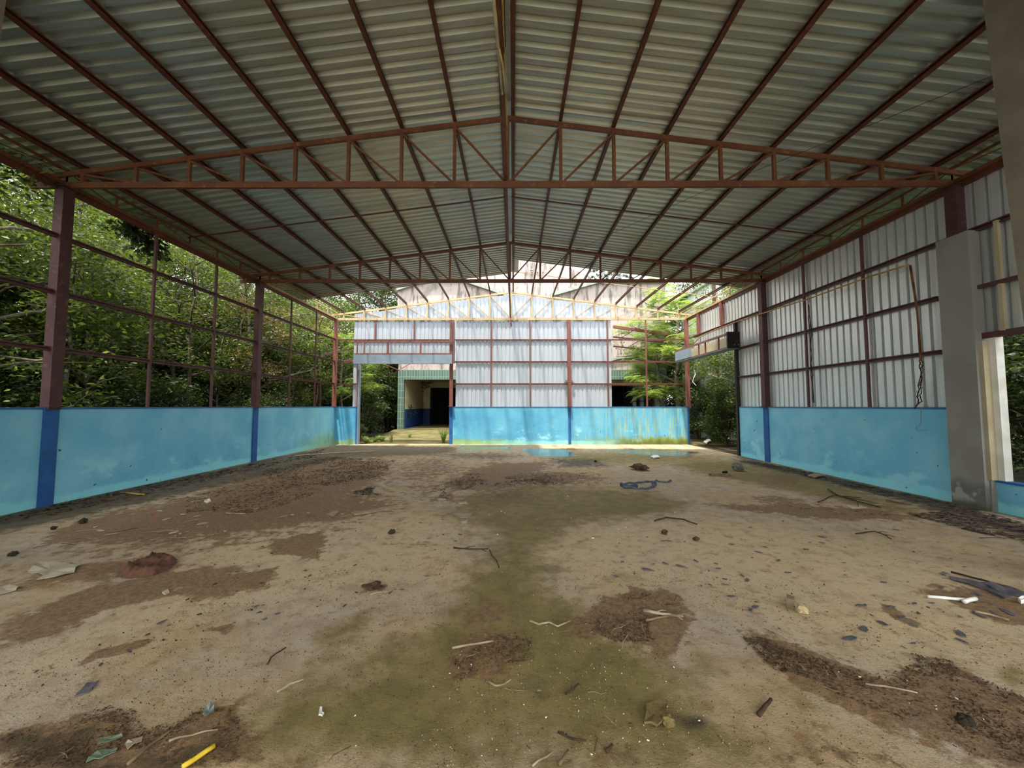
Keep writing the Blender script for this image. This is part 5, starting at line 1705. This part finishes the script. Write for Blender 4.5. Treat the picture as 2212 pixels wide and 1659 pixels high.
zd = [(120, 1120), (420, 1080), (560, 1030), (800, 1000), (860, 1030), (760, 1110), (480, 1160), (150, 1190)]
strew('pale_scrap', CHP, zd, 45, 0.02, 0.06, 'pale scrap lying on the brown dirt by the blue wall', 'scrap', 'pale scraps by the blue wall')
zm = [(960, 1260), (1080, 1180), (1190, 1260), (1290, 1360), (1500, 1450), (1560, 1600), (1500, 1650), (700, 1650), (820, 1420)]
strew('white_bit', CHW, zm, 60, 0.0025, 0.006, 'tiny whitish snail shell or bit on the mossy strip', 'bit', 'whitish bits on the moss')
strew('white_bit', CHW, [(1000, 1060), (1500, 1060), (1500, 1140), (1150, 1200), (980, 1120)], 30, 0.007, 0.015, 'whitish bit on the mossy floor beyond the neck', 'bit', 'whitish bits beyond the neck')
strew('white_bit', CHW, [(1650, 1400), (2000, 1450), (2200, 1540), (2100, 1600), (1800, 1520)], 9, 0.004, 0.008, 'whitish bit on the wide brown dirt band', 'bit', 'whitish bits on the dirt band')
TW = []
for k in range(5):
    mb = MB()
    mb.tube([(-1, 0, 0.03), (-0.3, rl.uniform(-0.15, 0.15), 0.05), (0.4, rl.uniform(-0.15, 0.15), 0.04), (1, rl.uniform(-0.3, 0.3), 0.03)], [0.035, 0.03, 0.025, 0.012], 5)
    me = mb.mesh('twig')
    me.materials.append(M['twig' if k % 2 else 'twig_pale'])
    TW.append(me)
def twigs(zone, n, s0, s1, label, group):
    for k in range(n):
        a, b = inside(zone)
        p = G(a, b)
        s = rl.uniform(s0, s1)
        tag(link_mesh('twig', rl.choice(TW), None, (p.x, p.y, Z0 + 0.002), (0, 0, rl.uniform(0, 6.28)), (s, s, s * 0.7)), label, 'twig', group)
twigs(zm, 18, 0.02, 0.06, 'thin twig on the mossy strip', 'twigs on the moss')
twigs(zd, 34, 0.06, 0.2, 'thin twig on the brown dirt by the blue wall', 'twigs by the blue wall')
twigs([(1600, 1380), (1880, 1450), (2200, 1520), (2100, 1620), (1750, 1500)], 14, 0.02, 0.06, 'thin twig on the wide brown dirt band', 'twigs on the dirt band')
twigs([(1250, 1340), (1400, 1270), (1480, 1290), (1470, 1340), (1350, 1390)], 22, 0.03, 0.1, 'thin twig on the leaf heap beside the moss', 'twigs on the leaf heap')
twigs([(1900, 1090), (2212, 1140), (2212, 1180), (2000, 1130)], 34, 0.06, 0.22, 'thin twig along the metal wall side', 'twigs along the metal wall')
twigs([(200, 1590), (480, 1560), (520, 1650), (60, 1655)], 18, 0.02, 0.06, 'thin twig on the dark wet dirt', 'twigs on the wet dirt')

# uncountable litter: rotten leaf bits and soil crumbs
def litter(name, zones, per, s0, s1, mat, label, tilt=0.35, aspect=0.4):
    P = []
    for pix, n in zones:
        poly = gp(pix)
        xs = [p[0] for p in poly]
        ys = [p[1] for p in poly]
        a = nl.uniform(min(xs), max(xs), n * 6)
        b = nl.uniform(min(ys), max(ys), n * 6)
        sd = polysd(a, b, poly)
        keep = sd > (fbm(a * 3, b * 3, 77) - 0.5) * 0.5
        keep &= fbm(a * 2.2, b * 2.2, 31) > nl.uniform(0.2, 0.62, len(a))
        keep &= np.abs(a) < XW - 0.03
        P.append(np.stack([a[keep][:n], b[keep][:n]], -1))
    P = np.concatenate(P)
    n = len(P)
    ang = nl.uniform(0, 2 * math.pi, n)
    s = nl.uniform(s0, s1, n) ** 1.0
    d = np.stack([np.cos(ang), np.sin(ang), nl.normal(0, tilt, n)], -1) * s[:, None]
    e = np.stack([-np.sin(ang), np.cos(ang), nl.normal(0, tilt, n)], -1) * (s * aspect * nl.uniform(0.5, 1.3, n))[:, None]
    c = np.stack([P[:, 0], P[:, 1], Z0 + 0.25 * s], -1)
    up = np.array([0, 0, 1.0]) * (s * 0.18)[:, None]
    v = np.stack([c - d, c + e + up, c + d, c - e + up], 1).reshape(-1, 3)
    v[:, 2] = np.maximum(v[:, 2], 0.004)
    i = np.arange(n)[:, None] * 4
    f = np.concatenate([i + np.array([[0, 1, 2]]), i + np.array([[0, 2, 3]])], 1).reshape(-1, 3)
    o = link_mesh(name, np_mesh(name, v, f, mat))
    return tag(o, label, 'litter', None, 'stuff')
litter('leaf_litter', [([(560, 1020), (700, 985), (850, 995), (830, 1030), (720, 1050), (580, 1045)], 4200), ([(920, 1060), (1020, 1020), (1060, 1050), (960, 1080)], 700),
                       ([(1060, 1050), (1110, 1030), (1200, 1030), (1180, 1050), (1080, 1056)], 600), ([(740, 1070), (800, 1055), (820, 1070), (760, 1080)], 400),
                       ([(380, 1080), (560, 1040), (700, 1060), (560, 1110), (400, 1110)], 1100), ([(1110, 1025), (1290, 1020), (1320, 1045), (1150, 1050)], 500)],
       0, 0.010, 0.042, 'dead_leaf', 'dark rotten leaf litter heaped towards the back of the floor', 0.35, 0.2)
litter('leaf_litter', [([(1245, 1350), (1320, 1300), (1400, 1268), (1478, 1290), (1470, 1335), (1350, 1390)], 1800), ([(975, 1430), (1080, 1365), (1150, 1400), (1110, 1470), (985, 1470)], 900)],
       0, 0.003, 0.012, 'dead_leaf', 'brown leaf crumbs heaped in the mossy strip', 0.4, 0.35)
litter('leaf_litter', [([(1600, 1378), (1700, 1392), (1880, 1450), (2000, 1432), (2212, 1510), (2212, 1650), (2000, 1590), (1880, 1540), (1740, 1490)], 5200)],
       0, 0.003, 0.011, 'dead_leaf', 'brown leaf crumbs over the wide dirt band', 0.4, 0.4)
litter('leaf_litter', [([(0, 1600), (200, 1562), (330, 1570), (480, 1528), (500, 1580), (550, 1659), (0, 1659)], 2600)],
       0, 0.003, 0.010, 'dead_leaf', 'dark wet leaf crumbs under the yellow rod', 0.4, 0.35)
litter('leaf_litter', [([(1960, 1110), (2060, 1108), (2212, 1145), (2260, 1165), (2260, 1185), (2100, 1150)], 800), ([(1590, 995), (1660, 1003), (2065, 1092), (2300, 1165), (2300, 1180), (2050, 1106), (1700, 1020)], 1800),
                       ([(1560, 1095), (1800, 1095), (1960, 1115), (1800, 1118), (1600, 1104)], 60)],
       0, 0.012, 0.05, 'bark_bit', 'grey purple bark litter along the metal wall side', 0.08, 0.3)
litter('leaf_litter', [([(-300, 1200), (0, 1118), (300, 1055), (545, 1003), (700, 972), (690, 985), (545, 1018), (300, 1075), (0, 1140), (-300, 1230)], 2200)],
       0, 0.012, 0.05, 'dead_leaf', 'dark leaf litter along the foot of the leafy side wall', 0.3, 0.35)
litter('soil_crumbs', [([(0, 1420), (600, 1250), (1100, 1200), (1700, 1250), (2212, 1400), (2212, 1659), (0, 1659)], 9000)],
       0, 0.0015, 0.005, 'crumb', 'fine soil crumbs strewn over the floor', 0.6, 0.8)
litter('grit', [([(900, 1659), (1000, 1400), (1100, 1350), (1400, 1450), (1700, 1659)], 700), ([(1000, 1080), (1500, 1070), (1400, 1130), (1100, 1180)], 300)],
       0, 0.0015, 0.004, 'stone_pale', 'pale grit and husks scattered over the moss', 0.6, 0.8)
